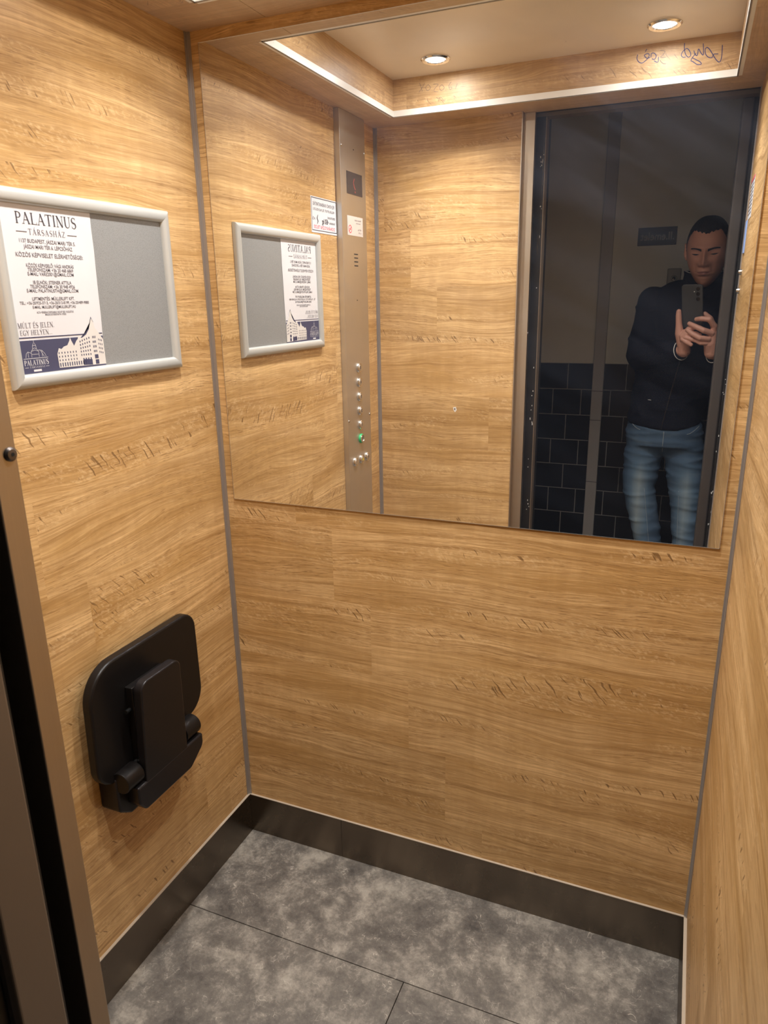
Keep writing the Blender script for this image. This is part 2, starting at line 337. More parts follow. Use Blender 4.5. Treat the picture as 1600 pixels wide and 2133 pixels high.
# ================================================================ mesh helpers
class MB:
    def __init__(s): s.v = []; s.f = []; s.smooth = False
    def add(s, vs, fs):
        o = len(s.v); s.v += [tuple(a) for a in vs]; s.f += [tuple(i + o for i in f) for f in fs]; return s
    def box(s, x0, x1, y0, y1, z0, z1):
        return s.add([(x0,y0,z0),(x1,y0,z0),(x1,y1,z0),(x0,y1,z0),(x0,y0,z1),(x1,y0,z1),(x1,y1,z1),(x0,y1,z1)],
                     [(0,3,2,1),(4,5,6,7),(0,1,5,4),(1,2,6,5),(2,3,7,6),(3,0,4,7)])
    def prism(s, pts, d, close=True):
        """pts: list of 3D points of a planar polygon, extruded by vector d"""
        n = len(pts); d = Vector(d); a = [Vector(p) for p in pts]; b = [p + d for p in a]
        return s.add(a + b, [tuple(range(n - 1, -1, -1)), tuple(range(n, 2 * n))] + [(i, (i + 1) % n, n + (i + 1) % n, n + i) for i in range(n)])
    def poly(s, pts): return s.add(pts, [tuple(range(len(pts)))])
    def cyl(s, c, axis, r0, h, r1=None, n=32, cap=True):
        """cylinder or cone from c along axis with length h"""
        r1 = r0 if r1 is None else r1
        ax = Vector(axis).normalized(); up = Vector((0, 0, 1)) if abs(ax.z) < .9 else Vector((1, 0, 0))
        a = ax.cross(up).normalized(); b_ = ax.cross(a); c = Vector(c)
        vs = [c + (a * math.cos(2*PI*i/n) + b_ * math.sin(2*PI*i/n)) * r0 for i in range(n)]
        vs += [c + ax * h + (a * math.cos(2*PI*i/n) + b_ * math.sin(2*PI*i/n)) * r1 for i in range(n)]
        fs = [(i, (i+1) % n, n + (i+1) % n, n + i) for i in range(n)]
        if cap: fs += [tuple(range(n-1, -1, -1)), tuple(range(n, 2*n))]
        return s.add(vs, fs)
    def lathe(s, c, axis, prof, n=40):
        """prof: list of (radius, height)"""
        ax = Vector(axis).normalized(); up = Vector((0, 0, 1)) if abs(ax.z) < .9 else Vector((1, 0, 0))
        a = ax.cross(up).normalized(); b_ = ax.cross(a); c = Vector(c); vs = []; fs = []
        for r, h in prof:
            vs += [c + ax * h + (a * math.cos(2*PI*i/n) + b_ * math.sin(2*PI*i/n)) * r for i in range(n)]
        for k in range(len(prof) - 1):
            fs += [(k*n + i, k*n + (i+1) % n, (k+1)*n + (i+1) % n, (k+1)*n + i) for i in range(n)]
        return s.add(vs, fs)
    def tube(s, pts, r, n=8):
        pts = [Vector(p) for p in pts]; rs = r if isinstance(r, (list, tuple)) else [r] * len(pts)
        vs = []; fs = []; prev = None
        for k, p in enumerate(pts):
            t = (pts[min(k+1, len(pts)-1)] - pts[max(k-1, 0)]).normalized()
            if prev is None:
                up = Vector((0, 0, 1)) if abs(t.z) < .9 else Vector((1, 0, 0)); a = t.cross(up).normalized()
            else: a = (prev - t * prev.dot(t)).normalized()
            prev = a; b_ = t.cross(a)
            vs += [p + (a * math.cos(2*PI*i/n) + b_ * math.sin(2*PI*i/n)) * rs[k] for i in range(n)]
        m = len(pts)
        for k in range(m - 1):
            fs += [(k*n + i, k*n + (i+1) % n, (k+1)*n + (i+1) % n, (k+1)*n + i) for i in range(n)]
        fs += [tuple(range(n-1, -1, -1)), tuple(range((m-1)*n, m*n))]
        return s.add(vs, fs)
    def sphere(s, c, r, n=20, m=12, mat=None):
        c = Vector(c); r = r if isinstance(r, (tuple, list)) else (r, r, r); vs = []
        for j in range(m + 1):
            th = PI * j / m
            for i in range(n):
                p = Vector((math.sin(th) * math.cos(2*PI*i/n) * r[0], math.sin(th) * math.sin(2*PI*i/n) * r[1], math.cos(th) * r[2]))
                if mat is not None: p = mat @ p
                vs.append(c + p)
        return s.add(vs, [(j*n + i, (j+1)*n + i, (j+1)*n + (i+1) % n, j*n + (i+1) % n) for j in range(m) for i in range(n)])
    def capsule(s, a, b, ra, rb, n=16):
        """tapered capsule"""
        a = Vector(a); b = Vector(b); s.sphere(a, ra, n, 10); s.sphere(b, rb, n, 10)
        return s.cyl(a, b - a, ra, (b - a).length, rb, n)
    def build(s, name, mat, parent=None, bevel=0.0, smooth=None, segs=2):
        me = bpy.data.meshes.new(name); me.from_pydata([tuple(v) for v in s.v], [], s.f); me.validate()
        bm = bmesh.new(); bm.from_mesh(me)
        bmesh.ops.recalc_face_normals(bm, faces=bm.faces)
        bm.to_mesh(me); bm.free()
        return link(name, me, mat, parent, bevel, s.smooth if smooth is None else smooth, segs)

def link(name, me, mat, parent=None, bevel=0.0, smooth=False, segs=2):
    o = bpy.data.objects.new(name, me); COL.objects.link(o)
    me.materials.clear(); me.materials.append(mat)
    if smooth:
        for p in me.polygons: p.use_smooth = True
        try: me.set_sharp_from_angle(angle=math.radians(38))
        except Exception: pass
    if bevel:
        md = o.modifiers.new('bevel', 'BEVEL'); md.width = bevel; md.segments = segs; md.limit_method = 'ANGLE'; md.angle_limit = math.radians(40)
        md.harden_normals = False
    if parent is not None:
        o.parent = parent
        o.matrix_parent_inverse = Matrix.Translation(parent.location).inverted()
    return o
def thing(name, label, cat, loc, group=None):
    o = bpy.data.objects.new(name, None); o.location = loc; o.empty_display_size = 0.05; COL.objects.link(o)
    return tag(o, label, cat, group)
def tag(o, label, cat, group=None):
    o['label'] = label; o['category'] = cat
    if group: o['group'] = group
    return o
def struct(o): o['kind'] = 'structure'; return o

def map_pts(p2, org, ud, vd):
    org, ud, vd = Vector(org), Vector(ud), Vector(vd)
    return [org + ud * a + vd * b for a, b in p2]
def text_2d(body, size, align='CENTER', xs=1.0, offset=0.0):
    cu = bpy.data.curves.new('tmp_text', 'FONT'); cu.body = body; cu.size = size; cu.align_x = align; cu.align_y = 'CENTER'; cu.resolution_u = 3
    cu.offset = offset
    o = bpy.data.objects.new('tmp_text', cu); COL.objects.link(o)
    dg = bpy.context.evaluated_depsgraph_get(); dg.update()
    me = bpy.data.meshes.new_from_object(o.evaluated_get(dg))
    vs = [(v.co.x * xs, v.co.y) for v in me.vertices]; fs = [tuple(p.vertices) for p in me.polygons]
    bpy.data.objects.remove(o); bpy.data.curves.remove(cu); bpy.data.meshes.remove(me)
    return vs, fs
def put_text(mb, body, size, org, ud, vd, width=None, align='CENTER', offset=0.0):
    vs, fs = text_2d(body, size, align, 1.0, offset)
    if not vs: return
    if width:
        x0 = min(v[0] for v in vs); x1 = max(v[0] for v in vs); k = width / max(1e-6, x1 - x0); vs = [(v[0] * k, v[1]) for v in vs]
    mb.add(map_pts(vs, org, ud, vd), fs)

# ---- a small serif alphabet drawn with strokes (capitals of the notice)
TK, TN = 0.125, 0.045
def _arc(cx, cy, rx, ry, a0, a1, n=10): return [(cx + rx*math.cos(math.radians(a0+(a1-a0)*i/n)), cy + ry*math.sin(math.radians(a0+(a1-a0)*i/n))) for i in range(n+1)]
def _sf(x, y, w=0.24): return ([(x - w/2, y), (x + w/2, y)], [0.035, 0.035])
def _st(x, w=TK): return [([(x, 0), (x, 1)], [w, w]), _sf(x, .015), _sf(x, .985)]
SERIF = {
 'P': (.62, _st(.14) + [([(.14,.97)] + _arc(.30,.73,.22,.24,90,-90) + [(.14,.49)], [TN]+[TN,.05,.07,.10,.12,.125,.12,.10,.07,.05,TN]+[TN])]),
 'R': (.70, _st(.14) + [([(.14,.97)] + _arc(.30,.74,.22,.23,90,-90) + [(.14,.51)], [TN]+[TN,.05,.07,.10,.12,.125,.12,.10,.07,.05,TN]+[TN]), ([(.32,.5),(.60,.02)], [TK,TK]), _sf(.62,.015,.16)]),
 'A': (.80, [([(.10,0),(.39,1)],[TN,TN]), ([(.37,1),(.66,0)],[TK,TK]), ([(.20,.34),(.56,.34)],[TN,TN]), _sf(.10,.015), _sf(.67,.015,.26)]),
 'Á': (.80, [([(.10,0),(.39,1)],[TN,TN]), ([(.37,1),(.66,0)],[TK,TK]), ([(.20,.34),(.56,.34)],[TN,TN]), _sf(.10,.015), _sf(.67,.015,.26), ([(.36,1.1),(.50,1.26)],[.04,.09])]),
 'L': (.62, _st(.14) + [([(.14,.02),(.56,.02)],[.04,.04]), ([(.57,0),(.57,.22)],[.05,.02])]),
 'T': (.70, [([(.35,0),(.35,1)],[TK,TK]), _sf(.35,.015), ([(.03,.975),(.67,.975)],[.05,.05]), ([(.03,1),(.03,.80)],[.05,.02]), ([(.67,1),(.67,.80)],[.05,.02])]),
 'I': (.34, _st(.17)),
 'N': (.80, [([(.14,0),(.14,1)],[TN,TN]), ([(.12,1),(.64,0)],[TK,TK]), ([(.66,0),(.66,1)],[TN,TN]), _sf(.14,.015), _sf(.10,.985,.2), _sf(.66,.985)]),
 'U': (.76, [([(.15,1),(.15,.30)] + _arc(.37,.28,.22,.27,180,360) + [(.61,1)], [TK,TK]+[TK,.12,.10,.08,.06,.05,TN,TN,TN,TN,TN]+[TN]), _sf(.15,.985), _sf(.61,.985)]),
 'Ú': (.76, [([(.15,1),(.15,.30)] + _arc(.37,.28,.22,.27,180,360) + [(.61,1)], [TK,TK]+[TK,.12,.10,.08,.06,.05,TN,TN,TN,TN,TN]+[TN]), _sf(.15,.985), _sf(.61,.985), ([(.36,1.1),(.50,1.26)],[.04,.09])]),
 'S': (.58, [(_arc(.29,.74,.20,.24,35,240,10) + _arc(.27,.25,.22,.26,60,-145,10), [.04,.05,.05,.05,.06,.08,.10,.12,.125,.13,.13]+[.13,.13,.13,.12,.11,.09,.07,.05,.05,.05,.04]), ([(.47,.98),(.47,.76)],[.03,.02]), ([(.08,.02),(.08,.26)],[.03,.02])]),
 'H': (.80, [x for st in (_st(.14), _st(.64)) for x in st] + [([(.14,.51),(.64,.51)],[TN,TN])]),
 'Z': (.66, [([(.06,.975),(.60,.975)],[.05,.05]), ([(.58,1),(.07,0)],[TK,TK]), ([(.06,.025),(.60,.025)],[.05,.05]), ([(.06,1),(.06,.8)],[.05,.02]), ([(.60,0),(.60,.22)],[.05,.02])]),
 'M': (.96, [([(.12,0),(.14,1)],[TN,TN]), ([(.15,1),(.46,0)],[TK,TK]), ([(.46,0),(.78,1)],[TN,TN]), ([(.80,1),(.82,0)],[TK,TK]), _sf(.12,.015), _sf(.82,.015), _sf(.12,.985,.18), _sf(.83,.985,.18)]),
 'J': (.36, [([(.20,1),(.20,.0),(.14,-.16),(.04,-.22)],[TK,TK,.07,.04]), _sf(.20,.985)]),
 'E': (.64, _st(.14) + [([(.14,.975),(.55,.975)],[.05,.05]), ([(.14,.51),(.44,.51)],[.045,.045]), ([(.14,.025),(.57,.025)],[.05,.05]), ([(.55,1),(.55,.8)],[.05,.02]), ([(.57,0),(.57,.22)],[.05,.02]), ([(.44,.6),(.44,.42)],[.03,.03])]),
 'É': (.64, _st(.14) + [([(.14,.975),(.55,.975)],[.05,.05]), ([(.14,.51),(.44,.51)],[.045,.045]), ([(.14,.025),(.57,.025)],[.05,.05]), ([(.55,1),(.55,.8)],[.05,.02]), ([(.57,0),(.57,.22)],[.05,.02]), ([(.44,.6),(.44,.42)],[.03,.03]), ([(.30,1.1),(.44,1.26)],[.04,.09])]),
 'G': (.78, [(_arc(.42,.5,.33,.49,50,320,14), [.04,.05,.05,.06,.08,.10,.12,.13,.13,.12,.10,.08,.06,.05,.05]), ([(.66,.0),(.66,.42)],[TK,TK]), _sf(.66,.43), ([(.63,.95),(.63,.72)],[.03,.02])]),
 'Y': (.72, [([(.10,1),(.36,.48)],[TK,TK]), ([(.36,.48),(.60,1)],[TN,TN]), ([(.36,.5),(.36,0)],[TK,TK]), _sf(.36,.015), _sf(.10,.985,.22), _sf(.60,.985,.2)]),
 '.': (.26, [([(.10,.0),(.10,.11)],[.10,.10])]), ' ': (.34, []), '-': (.4, [([(.05,.4),(.35,.4)],[.05,.05])]),
}
def stroke(mb, p2, ws, org, ud, vd):
    n = len(p2); L = []; R = []
    for i, (x, y) in enumerate(p2):
        x0, y0 = p2[max(i-1, 0)]; x1, y1 = p2[min(i+1, n-1)]; dx, dy = x1-x0, y1-y0; l = math.hypot(dx, dy) or 1
        w = ws[min(i, len(ws)-1)] / 2; L.append((x - dy/l*w, y + dx/l*w)); R.append((x + dy/l*w, y - dx/l*w))
    a = map_pts(L + R, org, ud, vd)
    mb.add(a, [(i, i+1, n+i+1, n+i) for i in range(n-1)])
def serif_text(mb, s, org, ud, vd, h, width=None, sp=0.04, weight=1.0):
    tot = sum(SERIF[c][0] + sp for c in s) - sp
    kx = (width / tot) if width else h
    org, ud, vd = Vector(org), Vector(ud), Vector(vd); x = -tot / 2
    for c in s:
        w, sts = SERIF[c]
        for pts, ws in sts:
            stroke(mb, [((x + px), py) for px, py in pts], [q * weight for q in ws], org, ud * kx, vd * h)
        x += w + sp

# ================================================================ room shell
EPS = 0.004
struct(MB().box(-0.03, 0.0, -D - 0.02, EPS, 0.0, HC).build('wall_left', M_WOODY))
struct(MB().box(-0.03, W + 0.03, EPS, EPS + 0.03, 0.0, HC).build('wall_back', M_WOODX))
struct(MB().box(W, W + 0.03, -D - 0.018, EPS, 0.0, HC).build('wall_right', M_WOODR))
struct(MB().box(-0.03, 0.512, -D - 0.03, -D, 0.0, HC).build('wall_front', M_WOODF))
# the hidden header over the cabin opening
# floor boards of vinyl with open joints
fl = MB()
J = 0.0009
fl.box(0, W, -0.2960 + J, EPS, -0.02, 0.0)
fl.box(0, 0.600 - J, -0.905 + J, -0.2960 - J, -0.02, 0.0)
fl.box(0.600 + J, W, -0.905 + J, -0.2960 - J, -0.02, 0.0)
fl.box(0, W, -D - 0.05, -0.905 - J, -0.02, 0.0)
fl.box(-0.02, W + 0.02, -D - 0.05, EPS, -0.03, -0.0205)
struct(fl.build('floor', M_FLOOR, bevel=0.0006, segs=1))
struct(MB().box(-0.03, W + 0.03, -D - 0.03, EPS + 0.03, HC, HC + 0.03).build('ceiling', M_CEIL))

# baseboards: bent steel sheet with a thin bright top ledge
def baseboard(name, boxes, ledge, mat):
    o = MB()
    for b in boxes: o.box(*b)
    o = struct(o.build(name, mat, bevel=0.0008))
    l = MB().box(*ledge).build('top_edge', M_LEDGE, o); return o
Z1 = HB
baseboard('baseboard_back', [(0.0, 0.30, -0.0, EPS, 0, Z1), (0.3005, W, -0.0, EPS, 0, Z1)], (0, W, -0.0012, EPS, Z1, Z1 + 0.0016), M_BASE)
baseboard('baseboard_left', [(0.0, 0.006, -D, 0.0, 0, Z1)], (0, 0.0068, -D, 0.0, Z1, Z1 + 0.0016), M_BASEY)
baseboard('baseboard_right', [(W - 0.006, W, -D, 0.0, 0, Z1)], (W - 0.0068, W, -D, 0.0, Z1, Z1 + 0.0016), M_BASEY)
baseboard('baseboard_front', [(0.006, 0.512, -D, -D + 0.005, 0, Z1)], (0.006, 0.512, -D, -D + 0.006, Z1, Z1 + 0.0016), M_BASE)

# vertical corner profiles
def corner(name, cx, cy, sx, sy, z0, w=0.010):
    pts = [(cx, cy, z0), (cx + sx*w, cy, z0), (cx + sx*w, cy + sy*0.0022, z0), (cx + sx*0.003, cy + sy*0.003, z0), (cx + sx*0.0022, cy + sy*w, z0), (cx, cy + sy*w, z0)]
    return struct(MB().prism(pts, (0, 0, H - z0)).build(name, M_STRIP, bevel=0.0004))
corner('trim_1', 0.0, EPS, 1, -1, Z1 + 0.0016)
corner('trim_2', W, EPS, -1, -1, Z1 + 0.0016, 0.007)
corner('trim_3', 0.0, -D, 1, 1, Z1 + 0.0016, 0.011)

# ---------------------------------------------------------------- soffit round the lit recess
SX, SB, SF, SX2 = 0.1192, 0.1241, 0.9042, 1.1157
LT = H + 0.017
def sof(name, x0, x1, y0, y1, mat, face=None, lip=None, lipu=None, facemat=None):
    o = struct(MB().box(x0, x1, y0, y1, H, H + 0.016).build(name, mat))
    if face: MB().box(*face).build('recess_face', facemat, o)
    if lip: MB().box(*lip).build('recess_edging', M_LIP, o)
    if lipu: MB().box(*lipu).build('edging_underside', M_LIPU, o)
    return o
t = 0.012
sof('trim_4', 0.0, 0.1994, -SB, EPS, M_SOFX, (SX, 0.1994, -SB, -SB + t, LT, HC), (SX, 0.1994, -SB - .001, -SB + t, H - .0002, LT), (SX - .003, 0.1994, -SB - .001, -SB + .003, H - .0012, H - .0001), M_SOFXV)
sof('trim_5', 0.2006, W, -SB, EPS, M_SOFX, (0.1994, SX2, -SB, -SB + t, LT, HC), (0.1994, SX2, -SB - .001, -SB + t, H - .0002, LT), (0.1994, SX2 + .003, -SB - .001, -SB + .003, H - .0012, H - .0001), M_SOFXV)
sof('trim_6', 0.0, SX, -SF, -SB, M_SOFY, (SX - t, SX, -SF, -SB, LT, HC), (SX - t, SX + .001, -SF, -SB, H - .0002, LT), (SX - .003, SX + .001, -SF - .003, -SB + .003, H - .0012, H - .0001), M_SOFYV)
sof('trim_7', SX2, W, -0.8654, -SB, M_SOFY, (SX2, SX2 + t, -SF, -SB, LT, HC), (SX2 - .001, SX2 + t, -SF, -SB, H - .0002, LT), (SX2 - .001, SX2 + .003, -SF - .003, -SB + .003, H - .0012, H - .0001), M_SOFYV)
sf_o = sof('trim_8', 0.0, W, -D - 0.03, -SF, M_SOFX, (SX, SX2, -SF - t, -SF, LT, HC), (SX, SX2, -SF - t, -SF + .001, H - .0002, LT), (SX - .003, SX2 + .003, -SF - .003, -SF + .001, H - .0012, H - .0001), M_SOFXV)
MB().box(SX2, W, -SF, -0.8666, H, H + 0.016).build('corner_board', M_SOFX, sf_o)
struct(MB().box(-0.03, W + .03, -D - 0.045, -D - 0.03, H, HC + 0.03).build('trim_9', M_DARK))

# pen writing on the front recess face (seen reversed in the mirror)
VC = Vector((CAM_C.x, -CAM_C.y, CAM_C.z))
def px_ray(x, y):
    d = CAM_M @ Vector(((x - 800) / 1494.6, -(y - 1066.5) / 1494.6, -1)); return d
def refl_y(x, y, py):       # point on the plane y=py that the mirror shows at a pixel (measuring aid for real positions)
    d = px_ray(x, y); tt = (-py - CAM_C.y) / d.y; p = CAM_C + d * tt; return Vector((p.x, -p.y, p.z))
def scribble(mb, lines, ox, oy, k, wpx, py):
    for ln in lines:
        pts = [refl_y(ox + a / k, oy + b / k, py) for a, b in ln]
        # smooth
        sm = []
        for i in range(len(pts) - 1):
            p0 = pts[max(i-1, 0)]; p1 = pts[i]; p2 = pts[i+1]; p3 = pts[min(i+2, len(pts)-1)]
            for q in range(4):
                u = q / 4; sm.append(0.5 * ((2*p1) + (p2-p0)*u + (2*p0-5*p1+4*p2-p3)*u*u + (3*p1-p0-3*p2+p3)*u*u*u))
        sm.append(pts[-1])
        stroke(mb, [(p.x, p.z) for p in sm], [wpx], (0, py + 0.0004, 0), (1, 0, 0), (0, 0, 1))
hw = MB()
scribble(hw, [
 [(1220,215),(1215,300),(1205,345),(1190,358),(1165,335),(1140,295),(1115,255),(1092,235),(1076,255),(1082,295),(1108,320),(1135,318),(1142,300),(1150,292),(1186,290)],
 [(1060,203),(1062,250),(1060,300),(1040,280),(1022,248),(1015,275),(1008,305),(990,290),(982,262)],
 [(1000,285),(972,318),(958,345),(975,355),(1010,378),(1042,376),(1036,358),(1000,338),(968,322)],
 [(905,200),(903,240),(912,290),(935,317),(955,302),(950,272),(925,245),(892,268),(877,300),(892,318),(915,315)],
 [(515,295),(508,328),(522,356),(548,366),(578,348),(606,315),(608,291),(588,290),(570,303),(590,326),(618,320)],
 [(578,272),(590,250)], [(625,318),(628,288),(650,283),(668,305),(655,335),(632,330)], [(650,348),(682,358),(688,315)]], 1200, 40, 4.0, 0.0019, -SF)
hw.build('pen_writing', M_PEN, sf_o)
hw = MB()
scribble(hw, [
 [(700,262),(742,268),(722,300),(704,318),(748,318)], [(700,342),(722,368),(750,372)]], 1200, 40, 4.0, 0.0013, -SF)
scribble(hw, [
 [(1275,447),(1284,470),(1290,492)], [(1302,448),(1290,470),(1272,497)], [(1322,455),(1308,470),(1318,488),(1334,472),(1322,455)], [(1342,486),(1344,489)],
 [(1350,452),(1376,454),(1362,470),(1352,490),(1376,494)], [(1396,455),(1382,470),(1392,488),(1408,472),(1396,455)], [(1416,486),(1418,489)],
 [(1446,440),(1432,462),(1440,482),(1450,470),(1434,468)], [(1478,450),(1468,478)], [(1365,525),(1380,532),(1376,545),(1388,522),(1408,545),(1412,532)]], 380, 0, 2.5806, 0.0012, -SF)
hw.build('faint_writing', M_PENG, sf_o)

# ================================================================ mirror
MX0, MX1, MZ0, MZ1 = 0.0313, 1.160, 1.0203, 2.0368
mir = thing('mirror', 'large frameless rectangular mirror fixed to the wood back wall of the lift cabin', 'mirror', (0.6, 0.004, MZ0))
MB().poly([(MX0 + .0012, 0, MZ0 + .0012), (MX1 - .0012, 0, MZ0 + .0012), (MX1 - .0012, 0, MZ1 - .0012), (MX0 + .0012, 0, MZ1 - .0012)]).build('glass', M_MIRROR, mir)
MB().box(MX0, MX0 + .0012, -0.0002, EPS, MZ0, MZ1).build('side_edge', M_MEDGEB, mir); MB().box(MX1 - .0012, MX1, -0.0002, EPS, MZ0, MZ1).build('side_edge', M_MEDGEB, mir)
MB().box(MX0, MX1, -0.0002, EPS, MZ0, MZ0 + .0012).build('lower_edge', M_MEDGEB, mir)
MB().box(MX0, MX1, -0.0002, EPS, MZ1 - .0012, MZ1).build('upper_edge', M_WHITE, mir)
MB().box(MX0 + .001, MX1 - .001, 0.0005, EPS, MZ0 + .001, MZ1 - .001).build('backing', M_MEDGE, mir)

# ================================================================ downlights
def downlight(x, y, label):
    o = thing('downlight', label, 'ceiling light', (x, y, HC), 'round downlights in the ceiling recess')
    r = MB(); r.smooth = True
    r.lathe((x, y, HC), (0, 0, -1), [(0.043, 0.0), (0.043, 0.002), (0.039, 0.0055), (0.031, 0.0045), (0.029, 0.001)]); r.build('ring', M_CHROME, o)
    l = MB(); l.smooth = True
    l.lathe((x, y, HC), (0, 0, -1), [(0.0285, 0.0008), (0.022, 0.0040), (0.012, 0.0052), (0.0005, 0.0056)]); l.build('lens', M_LAMP, o)
    ld = bpy.data.lights.new('downlight_beam', 'AREA'); ld.shape = 'DISK'; ld.size = 0.05; ld.energy = BEAM_POWER; ld.color = LAMP_COLOR[:3]; ld.spread = math.radians(BEAM_SPREAD)
    lo = bpy.data.objects.new('downlight_beam', ld); COL.objects.link(lo); lo.parent = o; lo.location = (0, 0, -0.0066)
    return o
downlight(0.309, -0.765, 'round lit downlight with chrome ring, left one in the mirrored ceiling')
downlight(0.930, -0.760, 'round lit downlight with chrome ring, right one above the pen scrawl')
d3 = downlight(0.309, -0.262, 'round lit downlight in the ceiling recess near the back wall, left side')
d4 = downlight(0.930, -0.262, 'round lit downlight in the ceiling recess near the back wall, right side')

# ================================================================ car operating panel on the left wall
PX = 0.0195
P0, P1 = -0.712, -0.897
cop = thing('control_panel', 'tall brushed steel lift control panel with round floor buttons on the left wall', 'control panel', (0, -0.8, HB))
MB().box(0.0, PX - .0012, P1, P0 - .0, HB + .002, H - .001).build('housing', M_PANEL, cop)
fp = MB().box(PX - .0012, PX, P1 - .001, P0 + .002, HB + .004, H - .004).build('front_plate', M_PANEL, cop, bevel=0.0005)
sc = MB().box(PX, PX + .0008, -0.869, -0.752, 1.8255, 1.8915).build('display', M_SCREEN, cop)
dg = MB()
stroke(dg, [(-.808, 1.874), (-.800, 1.862), (-.806, 1.850), (-.815, 1.842)], [.0035], (PX + .0011, 0, 0), (0, 1, 0), (0, 0, 1))
dg.poly([(PX + .0011, -.812 + .003*math.cos(a*.6), 1.8345 + .003*math.sin(a*.6)) for a in range(10)]).build('digit', M_DIGIT, sc)
for zz in (1.6455, 1.634, 1.622, 1.6095):
    MB().box(PX, PX + .0004, -0.823, -0.794, zz - .0017, zz + .0017).build('speaker_slot', M_BLACK, cop)
MB().cyl((PX, -0.8085, 1.50), (1, 0, 0), .0022, .0004, n=12).build('key_hole', M_BLACK, cop)
MB().cyl((PX, -0.8085, 1.959), (1, 0, 0), .0022, .0006, n=12).build('key_hole', M_BLACK, cop)
for (y, z) in [(-.7185, 1.958), (-.8925, 1.960), (-.7165, 1.105), (-.891, 1.105)]:
    q = MB(); q.smooth = True; q.lathe((PX, y, z), (1, 0, 0), [(.0042, 0), (.0042, .0014), (.0030, .0028), (.0004, .0034)], 16); q.build('screw', M_SCREW, cop)
def floor_button(y, z, sym, green=False, yel=False):
    lab = None
    r = MB(); r.smooth = True
    r.lathe((PX, y, z), (1, 0, 0), [(.0165, 0), (.0165, .004), (.0150, .0062), (.0122, .0062), (.0110, .003), (.0110, .0)], 32)
    r = r.build('button', M_GREEN if green else M_CHROME, cop)
    if green: r['label'] = 'button with a green collar'
    p = MB(); p.smooth = True; p.lathe((PX, y, z), (1, 0, 0), [(.0118, .0), (.0118, .0052), (.0105, .0068), (.0004, .0072)], 32); p.build('button_face', M_PANEL, r)
    if green:
        p = MB(); p.smooth = True; p.lathe((PX, y, z), (1, 0, 0), [(.0140, .0055), (.0135, .0085), (.0110, .0090), (.0108, .006)], 32); p.build('button_rim', M_CHROME, r)
    s = MB()
    if sym: put_text(s, sym, .013, (PX + .0075, y, z), (0, 1, 0), (0, 0, 1), offset=.0004)
    if yel: s.poly([(PX + .0076, y - .006, z - .004), (PX + .0076, y + .006, z - .004), (PX + .0076, y, z + .007)])
    if s.v: s.build('symbol', M_YEL if yel else M_INK, r)
for i, s_ in enumerate(['5', '4', '3', '2', '1', '0']):
    floor_button(-.806 - .0006 * i, 1.277 - .0493 * i, s_, green=(i == 5))
floor_button(-.757, .956, ''); floor_button(-.808, .956, '', yel=True); floor_button(-.857, .956, 'o')
# stickers
def txt_mesh(name, items, x, ud, mat, parent):
    mb = MB()
    for body, size, u, z, w in items: put_text(mb, body, size, (x, u, z), ud, (0, 0, 1), width=w)
    return mb.build(name, mat, parent)
LU = (0, 1, 0)       # reading direction on the left wall (seen from inside): towards the back wall
stk = tag(MB().box(PX + .0002, PX + .0006, -.867, -.748, 1.702, 1.761).build('sticker', M_PAPER2), 'small cream sticker with red no-smoking circle on the steel control panel', 'sticker')
txt_mesh('printed_text', [('Felvon\u00f3 adatai', .008, -.828, 1.750, .050), ('Teherb\u00edr\u00e1s', .006, -.832, 1.741, .036), ('450 kg', .007, -.840, 1.722, .026), ('6 f\u0151', .007, -.842, 1.712, .020)], PX + .0008, LU, M_INK2, stk)
cs = MB(); cs.lathe((PX + .0008, -.768, 1.721), (1, 0, 0), [(.0125, 0), (.0098, 0)], 28)
stroke(cs, [(-.776, 1.729), (-.760, 1.713)], [.0028], (PX + .0009, 0, 0), (0, 1, 0), (0, 0, 1)); stroke(cs, [(-.774, 1.720), (-.762, 1.722)], [.002], (PX + .0009, 0, 0), (0, 1, 0), (0, 0, 1))
cs.build('no_smoking_sign', M_RED, stk)
ws = tag(MB().box(0.0003, .0009, -.7105, -.541, 1.697, 1.797).build('sticker', M_STICK), 'white lift maintenance sticker with black border and red bottom line on left wall', 'sticker')
txt_mesh('printed_text', [('FELVON\u00d3 KARBANTART\u00c1S', .014, -.624, 1.777, .140), ('M\u00dcLLER LIFT KFT. TEL: 06 20 925-3713', .010, -.624, 1.762, .138),
    ('SZEM\u00c9LYFELVON\u00d3', .009, -.672, 1.744, .052), ('TEHERB\u00cdR\u00c1S:', .008, -.676, 1.729, .042), ('F\u0150', .010, -.556, 1.735, .016)], .0012, LU, M_INK, ws)
hwm = MB(); put_text(hwm, '450 kg', .020, (.0012, -.630, 1.731), LU, (0, 0, 1), width=.042, offset=.0006)
hwm2 = MB(); stroke(hwm2, [(-.583, 1.748), (-.577, 1.738), (-.583, 1.730), (-.577, 1.722)], [.002, .005, .005, .002], (.0012, 0, 0), LU, (0, 0, 1))
hwm.build('handwritten_load', M_INK, ws); hwm2.build('scribbled_mark', M_INK, ws)
txt_mesh('red_line', [('DOH\u00c1NYOZNI TILOS!', .014, -.624, 1.713, .138)], .0012, LU, M_RED, ws)
bd = MB()
for a in [(-.7075, -.544, 1.7925, 1.7945), (-.7075, -.544, 1.7025, 1.7045), (-.7075, -.7058, 1.7025, 1.7945), (-.5457, -.544, 1.7025, 1.7945)]:
    bd.box(.0009, .0012, a[0], a[1], a[2], a[3])
bd.build('border', M_INK, ws)

